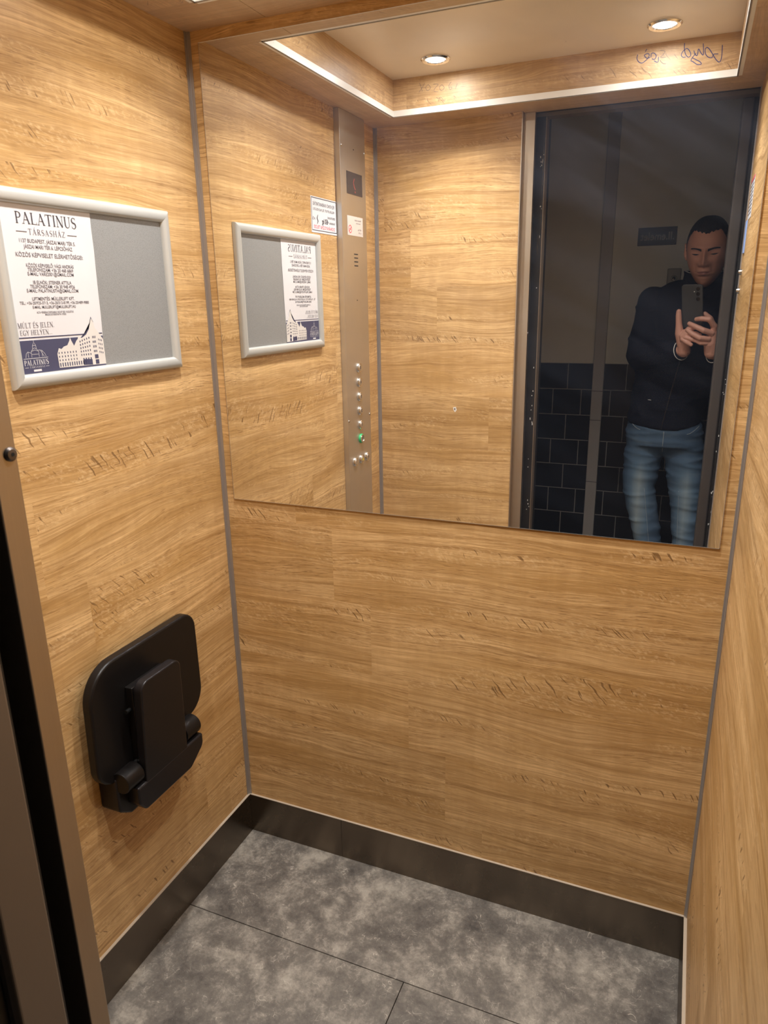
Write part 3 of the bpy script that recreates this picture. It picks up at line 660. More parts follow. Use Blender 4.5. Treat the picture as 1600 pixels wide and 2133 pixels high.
# ================================================================ A3 snap frame with notice, left wall
FY0, FY1, FZ0, FZ1 = -0.1257, -0.5778, 1.3615, 1.6905     # back edge, front edge, bottom, top
RW = 0.0245
fr = thing('poster_frame', 'silver landscape snap frame with rounded rails on the left wood wall', 'picture frame', (0, -0.352, FZ0))
def rail(pa, pb, inward, name='rail'):
    """half-round rail with mitred ends from corner pa to pb; inward: unit vector to the frame centre"""
    pa, pb, inward = Vector(pa), Vector(pb), Vector(inward); d = (pb - pa).normalized(); mb = MB(); mb.smooth = True
    prof = [(0.0, 0.0), (0.0, 0.006)] + [(0.0008 + (RW - 0.0016) * (1 - math.cos(PI * i / 12)) / 2, 0.006 + 0.0075 * math.sin(PI * i / 12) ** 0.8) for i in range(1, 12)] + [(RW, 0.0055), (RW, 0.0)]
    n = len(prof); vs = []
    for end, c in ((0, pa), (1, pb)):
        for w_, h_ in prof: vs.append(c + inward * w_ + Vector((h_, 0, 0)) + d * (w_ if end == 0 else -w_))
    mb.add(vs, [(i, (i+1) % n, n + (i+1) % n, n + i) for i in range(n)] + [tuple(range(n-1, -1, -1)), tuple(range(n, 2*n))])
    return mb.build(name, M_FRAME, fr)
rail((0, FY1, FZ1), (0, FY0, FZ1), (0, 0, -1)); rail((0, FY1, FZ0), (0, FY0, FZ0), (0, 0, 1))
rail((0, FY1, FZ0), (0, FY1, FZ1), (0, 1, 0)); rail((0, FY0, FZ0), (0, FY0, FZ1), (0, -1, 0))
MB().box(.0002, .0035, FY1 + .004, FY0 - .004, FZ0 + .004, FZ1 - .004).build('backing_board', M_BOARD, fr)

XP = 0.0042
nt_o = MB()
edge = [(-.3495, 1.672), (-.3505, 1.64), (-.3500, 1.60), (-.3515, 1.56), (-.3525, 1.52), (-.3530, 1.48), (-.3550, 1.44), (-.3558, 1.386)]
nt_o.poly([(XP, -.5535, 1.386)] + [(XP, a, b) for a, b in edge[::-1]] + [(XP, -.5510, 1.672)])
note = tag(nt_o.prism([(XP - .0004, -.5535, 1.386), (XP - .0004, -.3558, 1.386), (XP - .0004, -.3495, 1.672), (XP - .0004, -.5510, 1.672)], (.0002, 0, 0)).build('notice', M_PAPER), 'white printed notice with serif heading, tucked in the left half of the silver frame', 'notice')
XT = XP + .0004
UP = (0, 0, 1)
hd = MB()
serif_text(hd, 'PALATINUS', (XT, -.4540, 1.6355), LU, UP, .0185, .1345, weight=1.0)
hd.build('heading', M_INK, note)
h2 = MB(); serif_text(h2, 'T\u00c1RSASH\u00c1Z', (XT, -.4575, 1.6185), LU, UP, .0095, .081, sp=.16)
h2.box(XT, XT + .0001, -.5230, -.5010, 1.6222, 1.6232); h2.box(XT, XT + .0001, -.4115, -.3895, 1.6222, 1.6232)
h2.build('subheading', M_INK2, note)
def lines(name, items, mat=M_INK2):
    mb = MB()
    for body, z, yc, w, s in items: put_text(mb, body, s, (XT, yc, z), LU, UP, width=w, offset=.00006)
    return mb.build(name, mat, note)
lines('address_text', [('1137 BUDAPEST, J\u00c1SZAI MARI T\u00c9R 5.', 1.6080, -.4580, .1240, 0.0088), ('J\u00c1SZAI MARI T\u00c9R 6. L\u00c9PCS\u0150H\u00c1Z', 1.5985, -.4580, .1080, 0.0088)])
lines('contact_heading', [('K\u00d6Z\u00d6S K\u00c9PVISELET EL\u00c9RHET\u0150S\u00c9GEI:', 1.5850, -.4560, .1500, 0.0100)])
lines('contact_text', [
 ('K\u00d6Z\u00d6S K\u00c9PVISEL\u0150: V\u00c1GI ANDR\u00c1S', 1.5680, -.4600, .1060, 0.0083), ('TELEFONSZ\u00c1M: +36 20 468 6869', 1.5610, -.4600, .1020, 0.0083), ('E-MAIL: VARE2001@GMAIL.COM', 1.5540, -.4605, .1030, 0.0083),
 ('IB ELN\u00d6K: STEINER ATTILA', 1.5400, -.4605, .0860, 0.0083), ('TELEFONSZ\u00c1M: +36 30 948 4926', 1.5330, -.4605, .1010, 0.0083), ('E-MAIL: PALATINUSTH@GMAIL.COM', 1.5260, -.4610, .1160, 0.0083),
 ('LIFTMENT\u00c9S: M\u00dcLLERLIFT KFT.', 1.5125, -.4625, .0960, 0.0081), ('TEL.: +36-20/925-3713, +36-20/313-8199, +36-20/489-9880', 1.5055, -.4590, .1580, 0.0071), ('E-MAIL: MULLERLIFT@MULLERLIFT.HU', 1.4985, -.4630, .0980, 0.0071)])
lines('small_print', [('ALTA VERBENA DISPOSABLE GROUP 2021 AUGUSTUS', 1.4895, -.4630, .0840, 0.0049), ('MINDEN JOG FENNTARTVA 179/2021', 1.4855, -.4630, .0480, 0.0041)])
sl = MB(); serif_text(sl, 'M\u00daLT \u00c9S JELEN.', (XT, -.5100, 1.4640), LU, UP, .0088, .0790); serif_text(sl, 'EGY HELYEN...', (XT, -.5120, 1.4520), LU, UP, .0084, .0700)
sl.build('slogan', M_INK2, note)
bn = MB(); bn.box(XP, XT, -.5530, -.3555, 1.3865, 1.4430).build('banner', M_NAVY, note)
MB().box(XP, XT, -.5520, -.3560, 1.4468, 1.4486).build('banner_rule', M_NAVY, note)
# printed picture of a corner building
bp_ = MB()
def pf(mb, pts, dx=.0002): mb.poly([(XT + dx, a, b) for a, b in pts])
pf(bp_, [(-.472, 1.391), (-.355, 1.389), (-.3555, 1.436), (-.362, 1.444), (-.368, 1.452), (-.374, 1.458), (-.3765, 1.470), (-.381, 1.478), (-.3855, 1.470), (-.389, 1.458), (-.398, 1.449), (-.410, 1.441), (-.418, 1.446), (-.420, 1.440), (-.424, 1.437), (-.431, 1.428), (-.436, 1.437), (-.4385, 1.444), (-.441, 1.438), (-.447, 1.430), (-.456, 1.428), (-.462, 1.424), (-.468, 1.426), (-.473, 1.416)])
bp_ = bp_.build('building_picture', M_BUILD, note)
rb = MB(); pf(rb, [(-.410, 1.444), (-.398, 1.452), (-.388, 1.460), (-.386, 1.468), (-.381, 1.4795), (-.376, 1.468), (-.3765, 1.4705), (-.381, 1.4765), (-.3855, 1.4685), (-.389, 1.457), (-.398, 1.447), (-.410, 1.441)], .0003)
rb.build('roof_line', M_NAVY, bp_); rb = MB(); pf(rb, [(-.4120, 1.391), (-.3900, 1.390), (-.3900, 1.4005), (-.4120, 1.4020)], .0003)
rb.build('doorway', M_NAVY, bp_)
wn = MB()
for r in range(5):
    for c_ in range(5): a = -.4165 + c_ * .0058; b_ = 1.4085 + r * .0062 + c_ * .0018 * (r / 5); pf(wn, [(a, b_), (a + .0022, b_), (a + .0022, b_ + .0033), (a, b_ + .0033)], .0004)
for r in range(4):
    for c_ in range(3): a = -.3835 + c_ * .0032; b_ = 1.4130 + r * .0088; pf(wn, [(a, b_), (a + .0018, b_), (a + .0018, b_ + .0040), (a, b_ + .0040)], .0004)
    for c_ in range(3): a = -.3690 + c_ * .0040; b_ = 1.4110 + r * .0078 - c_ * .001; pf(wn, [(a, b_), (a + .0016, b_), (a + .0016, b_ + .0034), (a, b_ + .0034)], .0004)
for r in range(3):
    for c_ in range(7): a = -.4700 + c_ * .0068; b_ = 1.4025 + r * .0066; pf(wn, [(a, b_), (a + .0020, b_), (a + .0020, b_ + .0032), (a, b_ + .0032)], .0004)
for c_ in range(14): a = -.4700 + c_ * .0056; pf(wn, [(a, 1.3925), (a + .0024, 1.3925), (a + .0024, 1.3995), (a, 1.3995)], .0004)
for c_ in range(4): a = -.4130 + c_ * .0062; pf(wn, [(a, 1.3910), (a + .0030, 1.3910), (a + .0030, 1.4040), (a, 1.4040)], .0004)
pf(wn, [(-.3820, 1.3905), (-.3730, 1.3905), (-.3730, 1.3990), (-.3820, 1.3990)], .0004); pf(wn, [(-.3825, 1.4010), (-.3735, 1.4010), (-.3735, 1.4085), (-.3825, 1.4085)], .0004)
wn.build('printed_windows', M_NAVY, bp_)
lg = MB()
serif_text(lg, 'PALATINUS', (XT + .0002, -.5215, 1.4005), LU, UP, .0092, .0530, weight=1.25)
lg.box(XT + .0001, XT + .0002, -.5480, -.4950, 1.4118, 1.4126)
serif_text(lg, 'T\u00c1RSASH\u00c1Z', (XT + .0002, -.5210, 1.3955), LU, UP, .0034, .0330, sp=.2)
lg.box(XT + .0001, XT + .0002, -.5475, -.5400, 1.3967, 1.3973); lg.box(XT + .0001, XT + .0002, -.5025, -.4950, 1.3967, 1.3973)
lg.box(XT + .0001, XT + .0002, -.5300, -.5130, 1.3892, 1.3928)
for L_ in [[(-.530, 1.414), (-.530, 1.424), (-.526, 1.428), (-.522, 1.430), (-.518, 1.428), (-.514, 1.424), (-.514, 1.414)], [(-.526, 1.428), (-.5255, 1.434), (-.522, 1.440), (-.5185, 1.434), (-.518, 1.428)], [(-.5255, 1.434), (-.5185, 1.434)],
           [(-.522, 1.440), (-.522, 1.444)], [(-.530, 1.421), (-.537, 1.424), (-.541, 1.421), (-.543, 1.414)], [(-.514, 1.426), (-.507, 1.425), (-.501, 1.419), (-.499, 1.414)], [(-.530, 1.419), (-.514, 1.419)], [(-.530, 1.424), (-.522, 1.4265), (-.514, 1.424)],
           [(-.537, 1.424), (-.537, 1.414)], [(-.507, 1.425), (-.507, 1.414)], [(-.510, 1.425), (-.503, 1.414)]]:
    stroke(lg, L_, [.0006], (XT + .0002, 0, 0), LU, UP)
lg.build('logo', M_PAPER, note)

# ================================================================ folded wall seat
seat = thing('folding_seat', 'black plastic fold-up seat mounted low on the left wood wall', 'folding seat', (0, -0.36, 0.43))
def rounded(pts, rads, n=8):
    """rounded polygon in 2D"""
    out = []; m = len(pts)
    for i in range(m):
        p = Vector(pts[i]); a = (Vector(pts[i-1]) - p); b_ = (Vector(pts[(i+1) % m]) - p); r = rads[i] if isinstance(rads, list) else rads
        a.normalize(); b_.normalize(); ang = a.angle(b_); dd = r / math.tan(ang / 2); c = p + (a + b_).normalized() * (r / math.sin(ang / 2))
        s0 = p + a * dd; s1 = p + b_ * dd; v0 = s0 - c; v1 = s1 - c; th = v0.angle(v1)
        for k in range(n + 1):
            u = k / n; q = (v0 * math.sin((1-u) * th) + v1 * math.sin(u * th)) / math.sin(th); out.append(tuple(c + q))
    return out
# seat panel, folded up against the wall
sp_ = rounded([(-.562, .830), (-.250, .850), (-.220, .560), (-.250, .500), (-.470, .490), (-.545, .545)][:0] or [(-.553, .808), (-.216, .808), (-.214, .560), (-.310, .545), (-.440, .53), (-.562, .545)], [.078, .042, .060, .02, .02, .050], 10)
MB().prism([(0.022, a, b_) for a, b_ in sp_], (0.024, 0, 0)).build('seat_panel', M_SEAT, seat, bevel=0.005, smooth=True, segs=3)
# support flap standing in front of the seat panel, leaning out at the top
fl_ = rounded([(-.476, .760), (-.352, .760), (-.330, .50), (-.470, .50)], [.022, .022, .006, .006], 8)
def flap_x(z, off): return 0.066 + (z - .50) * 0.09 + off
mb = MB(); n_ = len(fl_)
mb.add([(flap_x(b_, .016), a, b_) for a, b_ in fl_] + [(flap_x(b_, -.006), a, b_) for a, b_ in fl_], [tuple(range(n_)), tuple(range(2*n_-1, n_-1, -1))] + [(i, n_ + i, n_ + (i+1) % n_, (i+1) % n_) for i in range(n_)])
mb.build('support_flap', M_SEAT2, seat, bevel=0.003, smooth=True, segs=3)
# wall bracket
br_ = rounded([(-.512, .545), (-.252, .545), (-.252, .482), (-.290, .445), (-.480, .445), (-.512, .482)][:0] or [(-.524, .550), (-.266, .550), (-.266, .487), (-.315, .447), (-.492, .447), (-.524, .470)], [.004, .012, .04, .030, .010, .014], 6)
MB().prism([(0.0, a, b_) for a, b_ in br_], (0.052, 0, 0)).build('wall_bracket', M_SEAT2, seat, bevel=0.004, smooth=True)
fr2 = rounded([(-.498, .520), (-.276, .520), (-.276, .490), (-.325, .456), (-.480, .456), (-.498, .480)], [.004, .004, .02, .022, .012, .012], 6)
MB().prism([(0.05, a, b_) for a, b_ in fr2], (0.034, 0, 0)).build('bracket_cover', M_SEAT2, seat, bevel=0.006, smooth=True)
for y0, ln_ in ((-.522, .048), (-.328, .050)):
    h_ = MB(); h_.smooth = True; h_.cyl((.060, y0, .543), (0, 1, 0), .024, ln_, n=36)
    h_ = h_.build('hinge_barrel', M_SEAT, seat, bevel=0.0015)
for zz in (.685, .560):
    s_ = MB(); s_.smooth = True; s_.cyl((.056, -.476, zz), (0, 1, 0), .005, .012, n=12); s_.build('hinge_pin', M_ALU, seat)
MB().box(.046, .066, -.462, -.35, .52, .735).build('hinge_block', M_SEAT, seat, bevel=.002)

# ================================================================ small things on the right wall near the door
rn = tag(MB().box(W - .0008, W - .0002, -.985, -.835, 1.700, 1.806).build('sticker', M_STICK), 'white printed sheet on the right wall, seen edge-on at the mirror border', 'sticker')
q = MB()
for i in range(9): q.box(W - .0012, W - .0008, -.975, -.850, 1.712 + i * .0105, 1.716 + i * .0105)
q.build('printed_text', M_INK2, rn)
MB().box(W - .0012, W - .0008, -.985, -.835, 1.800, 1.806).build('red_line', M_RED, rn)
tag(MB().box(W - .0035, W - .0002, -1.000, -.955, 1.612, 1.700).build('sign_plate', M_BLUE, bevel=.0006), 'pale blue strip plate on the right wall below the printed sheet', 'sign')
for (y, z, lb) in ((-.962, 1.560, 'small steel knob on the right wall just below the blue plate'), (-.966, 1.508, 'small steel knob on the right wall, lower of the two')):
    q = MB(); q.smooth = True; q.lathe((W, y, z), (-1, 0, 0), [(.008, 0), (.008, .004), (.006, .009), (.0004, .011)], 20)
    tag(q.build('knob', M_SCREW), lb, 'knob', 'knobs on the right wall')

# ================================================================ cabin door jambs, landing frame, landing
jl = MB(); jl.prism([(.500, -1.043, 0), (.548, -1.043, 0), (.548, -1.067, 0), (.500, -1.067, 0)], (0, 0, H))
jl = struct(jl.build('trim_10', M_JAMB, bevel=.0012, segs=2))
MB().box(.5095, .5125, -1.0435, -1.0215, 0, H).build('return_edge', M_JAMB, jl)
q = MB(); q.smooth = True
nrm = Vector((1, 0, 0))
q.lathe((.548, -1.0495, 1.381), nrm, [(.0062, -.001), (.0062, .0012), (.0045, .0030), (.0018, .0034)], 24)
q = q.build('screw', M_DSCREW, jl)
s2 = MB(); s2.cyl(Vector((.548, -1.0495, 1.381)) + nrm * .0030, nrm, .0019, .0006, n=6); s2.build('screw_recess', M_BLACK, q)
struct(MB().box(W - .003, W + .03, -D - .030, -D - .018, 0, H).build('trim_11', M_STRIP, bevel=.0006))
# dark gap behind the cabin (shaft) on both sides and sills
struct(MB().box(-.25, .500, -1.1075, -1.0675, -.03, 2.7).build('trim_12', M_BLACK))
struct(MB().box(W + .004, 1.6, -1.1075, -D - .031, -.03, 2.7).build('trim_13', M_BLACK))
# landing door frame (door_1)
lf = MB()
lf.prism([(.30, -1.108, 0), (.566, -1.108, 0), (.572, -1.111, 0), (.572, -1.154, 0), (.566, -1.157, 0), (.30, -1.157, 0)], (0, 0, 2.058))
lf = struct(lf.build('door_1', M_LAND, bevel=.0015))
MB().prism([(1.143, -1.154, 0), (1.147, -1.150, 0), (1.174, -1.150, 0), (1.179, -1.155, 0), (1.179, -1.200, 0), (1.143, -1.200, 0)], (0, 0, 2.058)).build('right_post', M_POST, lf, bevel=.002)
MB().box(1.172, 1.30, -1.190, -1.157, 0, 2.058).build('door_edge', M_DARK, lf)
MB().box(.30, 1.30, -1.157, -1.108, 2.058, 2.20).build('header', M_LAND, lf)
MB().box(.5645, .5658, -1.1080, -1.1070, 1.66, 1.97).build('latch_bar', M_ALU, lf)
MB().box(.556, .560, -1.1080, -1.1070, 1.64, 1.70).build('strike', M_ALU, lf)
MB().box(.30, .5695, -1.1092, -1.1078, 0, 2.058).build('dark_face', M_DARK, lf)
ch = MB()
random.seed(3)
for i in range(26):
    z = random.choice([random.uniform(.7, .95), random.uniform(1.5, 1.8), random.uniform(1.9, 1.95), random.uniform(1.0, 1.3)]); x = random.uniform(.556, .566); a = random.uniform(.0005, .0015); b_ = random.uniform(.001, .004)
    ch.box(x - a, x + a, -1.1080, -1.1074, z - b_, z + b_)
for i in range(14):
    z = random.uniform(.7, 1.3); x = random.uniform(1.181, 1.188); a = .0010; b_ = random.uniform(.001, .004)
    ch.box(x - a, x + a, -1.1574, -1.1566, z - b_, z + b_)
ch.build('chipped_paint', M_WHITE, lf)
# landing-side wall around the frame
def lw(x0, x1, z0, z1): return (x0, x1, -1.25, -1.157, z0, z1)
wl = MB(); wl.box(*lw(-.9, .560, 0, 2.9)); wl.box(1.1795, 2.4, -1.25, -1.1572, 0, 2.9); wl.box(*lw(.560, 1.150, 2.10, 2.9)); struct(wl.build('wall_landing_front', M_DARK))
struct(MB().box(-.9, 2.4, -2.45, -2.40, 1.168, 2.9).build('wall_landing_back', M_PLASTER))
struct(MB().box(-.9, 2.4, -2.45, -2.396, 0, 1.168).build('wall_landing_tiled', M_TILES))
struct(MB().box(-.95, -.9, -2.45, -1.157, 0, 2.9).build('wall_landing_left', M_PLASTER))
struct(MB().box(2.4, 2.45, -2.45, -1.157, 0, 2.9).build('wall_landing_right', M_PLASTER))
struct(MB().box(-.95, 2.45, -2.45, -1.108, -.04, 0).build('floor_landing', simple('landing floor stone', (.10, .09, .08), .5)))
struct(MB().box(-.95, 2.45, -2.45, -1.157, 2.9, 2.95).build('ceiling_landing', M_PLASTER))
struct(MB().box(.50, W, -1.108, -D - .05, -.04, -.004).build('trim_14', M_JAMB))
# vertical trunking on the landing wall
tr = tag(MB().box(.616, .672, -2.396, -2.372, 0.0, 2.9).build('cable_trunking', M_TRUNK, bevel=.003), 'pale grey vertical strip of cable trunking on the landing wall left of the man', 'trunking')
[MB().box(.616, .672, -2.3722, -2.3710, z - .0015, z + .0015).build('joint_line', M_INK2, tr) for z in (1.03, .88, .55)]
# floor sign
sg = tag(MB().box(.783, .957, -2.400, -2.392, 1.727, 1.808).build('floor_sign', M_SIGN, bevel=.001), 'dark rectangular floor sign reading II.emelet on the landing wall', 'sign')
q = MB(); put_text(q, '.II.emelet', .05, (.872, -2.3915, 1.766), (-1, 0, 0), (0, 0, 1), width=.150, offset=.0004); q.build('sign_text', M_SIGNT, sg)
# switch partly behind the man's shoulder
sw = tag(MB().box(.930, .992, -2.400, -2.384, 1.545, 1.620).build('switch_box', simple('old switch plate', (.30, .27, .21), .3), bevel=.004, segs=3), 'small square switch plate with shiny knob on the landing wall above the man\'s shoulder', 'switch')
q = MB(); q.smooth = True; q.lathe((.962, -2.384, 1.575), (0, 1, 0), [(.014, 0), (.014, .006), (.008, .014), (.0005, .016)], 24); q.build('knob', M_CHROME, sw)
# chips and marks on the front return wall
wf = bpy.data.objects['wall_front']
q = MB(); q.poly([(.292, -D + .0006, 1.121), (.303, -D + .0006, 1.123), (.306, -D + .0006, 1.112), (.300, -D + .0006, 1.104), (.295, -D + .0006, 1.110)]); q.build('chipped_spot', M_WHITE, wf)
q = MB(); q.poly([(.2955, -D + .0009, 1.118), (.3015, -D + .0009, 1.119), (.3010, -D + .0009, 1.110), (.2970, -D + .0009, 1.112)]); q.build('chipped_core', M_LAND, wf)

# ================================================================ the man
def remeshed(mb, voxel, smooth_it=6, factor=0.5):
    """union of the parts in mb as one smooth mesh"""
    me = bpy.data.meshes.new('tmp'); me.from_pydata(mb.v, [], mb.f); me.validate()
    bm = bmesh.new(); bm.from_mesh(me); bmesh.ops.recalc_face_normals(bm, faces=bm.faces); bm.to_mesh(me); bm.free()
    o = bpy.data.objects.new('tmp', me); COL.objects.link(o)
    r = o.modifiers.new('r', 'REMESH'); r.mode = 'VOXEL'; r.voxel_size = voxel; r.use_smooth_shade = True
    if smooth_it:
        s = o.modifiers.new('s', 'SMOOTH'); s.iterations = smooth_it; s.factor = factor
    dg = bpy.context.evaluated_depsgraph_get(); dg.update()
    out = bpy.data.meshes.new_from_object(o.evaluated_get(dg))
    bpy.data.objects.remove(o); bpy.data.meshes.remove(me)
    return out
def loft(mb, secs, n=40, cap=True, ex=2.0):
    """secs: (cx, cy, z, halfwidth, halfdepth[, tilt in y per unit x ...])"""
    vs = []
    for s in secs:
        cx, cy, z, a, b_ = s[:5]
        for i in range(n):
            th = 2*PI*i/n; c, sn = math.cos(th), math.sin(th)
            vs.append((cx + a * math.copysign(abs(c) ** (2/ex), c), cy + b_ * math.copysign(abs(sn) ** (2/ex), sn), z + (s[5] * (sn > 0) * sn if len(s) > 5 else 0)))
    m = len(secs); fs = [(k*n + i, k*n + (i+1) % n, (k+1)*n + (i+1) % n, (k+1)*n + i) for k in range(m-1) for i in range(n)]
    if cap: fs += [tuple(range(n-1, -1, -1)), tuple(range((m-1)*n, m*n))]
    mb.add(vs, fs)
def cloc(r, u, f): return CAM_C + CAM_M @ Vector((r, u, -f))     # phone-fixed frame: right, up, towards the mirror

# -- head
HC_ = Vector((1.094, -1.705, 1.650))
def gs(x, c, s): return math.exp(-((x - c) / s) ** 2)
def head_point(dx, dy, dz):
    hw, hd, hh = .0735, .094, .125
    pw = 2.0 + 0.55 * max(0.0, dz) ** 0.7
    rr_ = (abs(dx) ** pw + abs(dy) ** pw + abs(dz) ** pw) ** (-1.0 / pw); dx, dy, dz = dx * rr_, dy * rr_, dz * rr_
    x, y, z = hw * dx, hd * dy, hh * dz
    t_ = max(0.0, -dz); tt_ = max(0.0, dz)
    x *= 1 - .30 * t_ ** 1.5; x *= 1 + .05 * math.sin(min(1, tt_) * PI)
    if dy < 0: y *= 1 - .42 * t_ ** 1.1
    else: y *= 1 - .16 * tt_ ** 2; y += .013 * t_ ** 1.5 * dy
    if dy > 0:
        k = min(1.0, dy * 2.2); f = 0.0
        ax = abs(x); zc = z; z = z - .018
        y -= .010 * (max(0, 1 - ax / .05)) * 0
        f += .0075 * gs(z, .022, .010) * gs(ax, .026, .022)                    # brow ridge
        f -= .0150 * gs(z, .000, .0125) * gs(ax, .033, .0155)                   # eye sockets
        f += .0070 * gs(z, -.001, .0075) * gs(ax, .033, .0120)                  # lids over the eyes
        f += .0150 * gs(x, 0, .0085) * gs(z, -.008, .024)                       # bridge
        f += .0235 * gs(x, 0, .0115) * gs(z, -.036, .0130)                      # nose tip
        f += .0100 * gs(ax, .0145, .0065) * gs(z, -.041, .0080)                 # wings
        f -= .0050 * gs(z, -.0515, .004) * gs(ax, .008, .008)                   # below the nose
        f += .0050 * gs(ax, .043, .018) * gs(z, -.024, .017)                    # cheek bones
        f -= .0035 * gs(ax, .030, .006) * gs(z, -.058, .018)                    # folds
        f += .0070 * gs(x, 0, .024) * gs(z, -.072, .016)                        # mouth mound
        f += .0030 * gs(x, 0, .018) * gs(z, -.0655, .0034)
        f -= .0050 * gs(x, 0, .025) * gs(z, -.0710, .0018)                      # mouth line
        f += .0040 * gs(x, 0, .016) * gs(z, -.0775, .0042)
        f -= .0050 * gs(x, 0, .020) * gs(z, -.0880, .0050)
        f += .0090 * gs(x, 0, .022) * gs(zc, -.1020, .0140)                      # chin
        z = zc
        y += f * k
    return Vector((x, y, z))
HR = Matrix.Rotation(math.radians(7), 3, 'Z') @ Matrix.Rotation(math.radians(-13), 3, 'X')
def head_grid(n=200, m=160):
    vs = []
    for j in range(m + 1):
        th = PI * j / m
        for i in range(n):
            ph = 2 * PI * i / n
            vs.append((math.sin(th) * math.cos(ph), math.sin(th) * math.sin(ph), math.cos(th)))
    fs = [(j*n + i, (j+1)*n + i, (j+1)*n + (i+1) % n, j*n + (i+1) % n) for j in range(m) for i in range(n)]
    return vs, fs
gv, gf = head_grid()
hp = [head_point(*d) for d in gv]
def hworld(p): return HC_ + HR @ Vector(p)
hm = MB(); hm.add([hworld(p) for p in hp], gf)
for s in (-1, 1):                                                              # ears
    e_ = MB(); R_ = HR @ Matrix.Rotation(s * math.radians(-22), 3, 'Z')
    hm.sphere(hworld((s * .0755, -.006, .008)), (.0075, .017, .030), 20, 14, R_)
    hm.sphere(hworld((s * .0735, .001, -.013)), (.006, .010, .011), 14, 10, R_)
    hm.tube([hworld((s * .079 + s * .003 * math.sin(a), -.008 - .015 * math.cos(a) , +.010 + .026 * math.sin(a))) for a in [(-.9 + .25 * k) for k in range(14)]], .0035, 8)
hm.capsule((1.092, -1.790, 1.500), HC_ + HR @ Vector((0, -.028, -.060)), .062, .055, 28)
me_head = remeshed(hm, .0021, 2, .5)
# -- torso and limbs (under the clothes)
bd_ = MB()
loft(bd_, [(.998, -1.80, .93, .110, .075), (1.0, -1.80, 1.05, .12, .09), (1.05, -1.80, 1.30, .165, .10), (1.08, -1.80, 1.44, .165, .09), (1.09, -1.795, 1.53, .06, .06)], 32)
SHL, ELL = Vector((.905, -1.800, 1.475)), Vector((.882, -1.715, 1.262))
SHR, ELR = Vector((1.270, -1.800, 1.470)), Vector((1.335, -1.700, 1.250))
WRL, WRR = cloc(-.050, -.212, .004), cloc(.046, -.222, -.012)
for a, b_, c in ((SHL, ELL, WRL), (SHR, ELR, WRR)):
    bd_.capsule(a, b_, .046, .038, 18); bd_.capsule(b_, c, .037, .026, 18)
LEGL = [((.922, -1.800, .86), .079), ((.910, -1.785, .70), .0680), ((.968, -1.765, .47), .0540), ((.985, -1.83, .07), .050)]
LEGR = [((1.082, -1.800, .86), .079), ((1.108, -1.785, .70), .0700), ((1.130, -1.765, .47), .0540), ((1.140, -1.83, .07), .050)]
for LG in (LEGL, LEGR):
    for (p, r), (p2, r2) in zip(LG, LG[1:]): bd_.capsule(p, p2, r * .82, r2 * .8, 18)
me_body = remeshed(bd_, .007, 5)
# -- hands
hn = MB()
def chain(pts, rad):
    P_ = [cloc(*p) for p in pts]
    for i in range(len(P_) - 1): hn.capsule(P_[i], P_[i+1], rad[i], rad[i+1], 14)
# his left hand (on the left of the mirror image): thumb up, palm under the phone
chain([(-.052, -.190, .012), (-.060, -.145, .016), (-.0645, -.108, .011), (-.0675, -.080, .005), (-.0682, -.0655, .002)], [.019, .0165, .0115, .0110, .0092])
chain([(-.050, -.215, .004), (-.046, -.178, .012), (-.036, -.140, .016)], [.026, .022, .014])
chain([(-.048, -.205, .006), (-.034, -.165, .020), (-.020, -.134, .018)], [.024, .019, .012])
chain([(-.045, -.150, .026), (-.024, -.126, .016), (-.002, -.120, .010), (.014, -.122, .008)], [.011, .0105, .009, .0075])
chain([(-.045, -.152, .026), (-.024, -.140, .024), (.002, -.142, .018), (.016, -.148, .014)], [.011, .010, .009, .0075])
chain([(-.046, -.158, .026), (-.028, -.153, .033), (-.006, -.160, .030), (.006, -.168, .024)], [.010, .0092, .0085, .0072])
chain([(-.046, -.168, .024), (-.040, -.160, .034), (-.0240, -.1680, .039), (-.0070, -.1785, .037)], [.0105, .0088, .0082, .0072])
# his right hand: fingers wrapped across the phone's back
chain([(.048, -.222, -.012), (.052, -.180, -.006), (.058, -.138, -.006)], [.026, .021, .014])
chain([(.046, -.215, -.010), (.044, -.185, .000), (.040, -.165, .006)], [.024, .020, .014])
chain([(.056, -.150, -.006), (.0625, -.118, -.001), (.0500, -.0885, .013), (.0225, -.0848, .0190), (.0030, -.0890, .0135)], [.0125, .0105, .0102, .0092, .0078])
chain([(.052, -.162, -.004), (.0560, -.142, .005), (.0340, -.1265, .0240), (.0050, -.1130, .0250), (-.0210, -.1045, .0185)], [.0125, .0108, .0104, .0094, .0080])
chain([(.048, -.175, .000), (.0470, -.162, .012), (.0230, -.1535, .0310), (-.0040, -.1385, .0320), (-.0250, -.1265, .0260)], [.0125, .0104, .0100, .0090, .0078])
chain([(.044, -.186, .002), (.0400, -.178, .014), (.0240, -.1740, .0260), (.0060, -.1660, .0260)], [.0115, .0094, .0086, .0074])
chain([(.050, -.175, -.014), (.050, -.130, -.026), (.036, -.098, -.026), (.018, -.080, -.022)], [.014, .0115, .0100, .0085])
me_hand = remeshed(hn, .0013, 4, .5)
allm = MB()
for me_ in (me_body, me_head, me_hand):
    allm.add([tuple(v.co) for v in me_.vertices], [tuple(p.vertices) for p in me_.polygons])
PB = Vector((1.05, -1.80, 0.0))
def person_part(mb_or_me, name, mat, parent, smooth=True):
    if isinstance(mb_or_me, MB):
        me = bpy.data.meshes.new(name); me.from_pydata(mb_or_me.v, [], mb_or_me.f)
    else: me = mb_or_me; me.name = name
    for p in me.polygons: p.use_smooth = smooth
    o = bpy.data.objects.new(name, me); COL.objects.link(o); me.materials.clear(); me.materials.append(mat)
    if parent: o.parent = parent
    return o
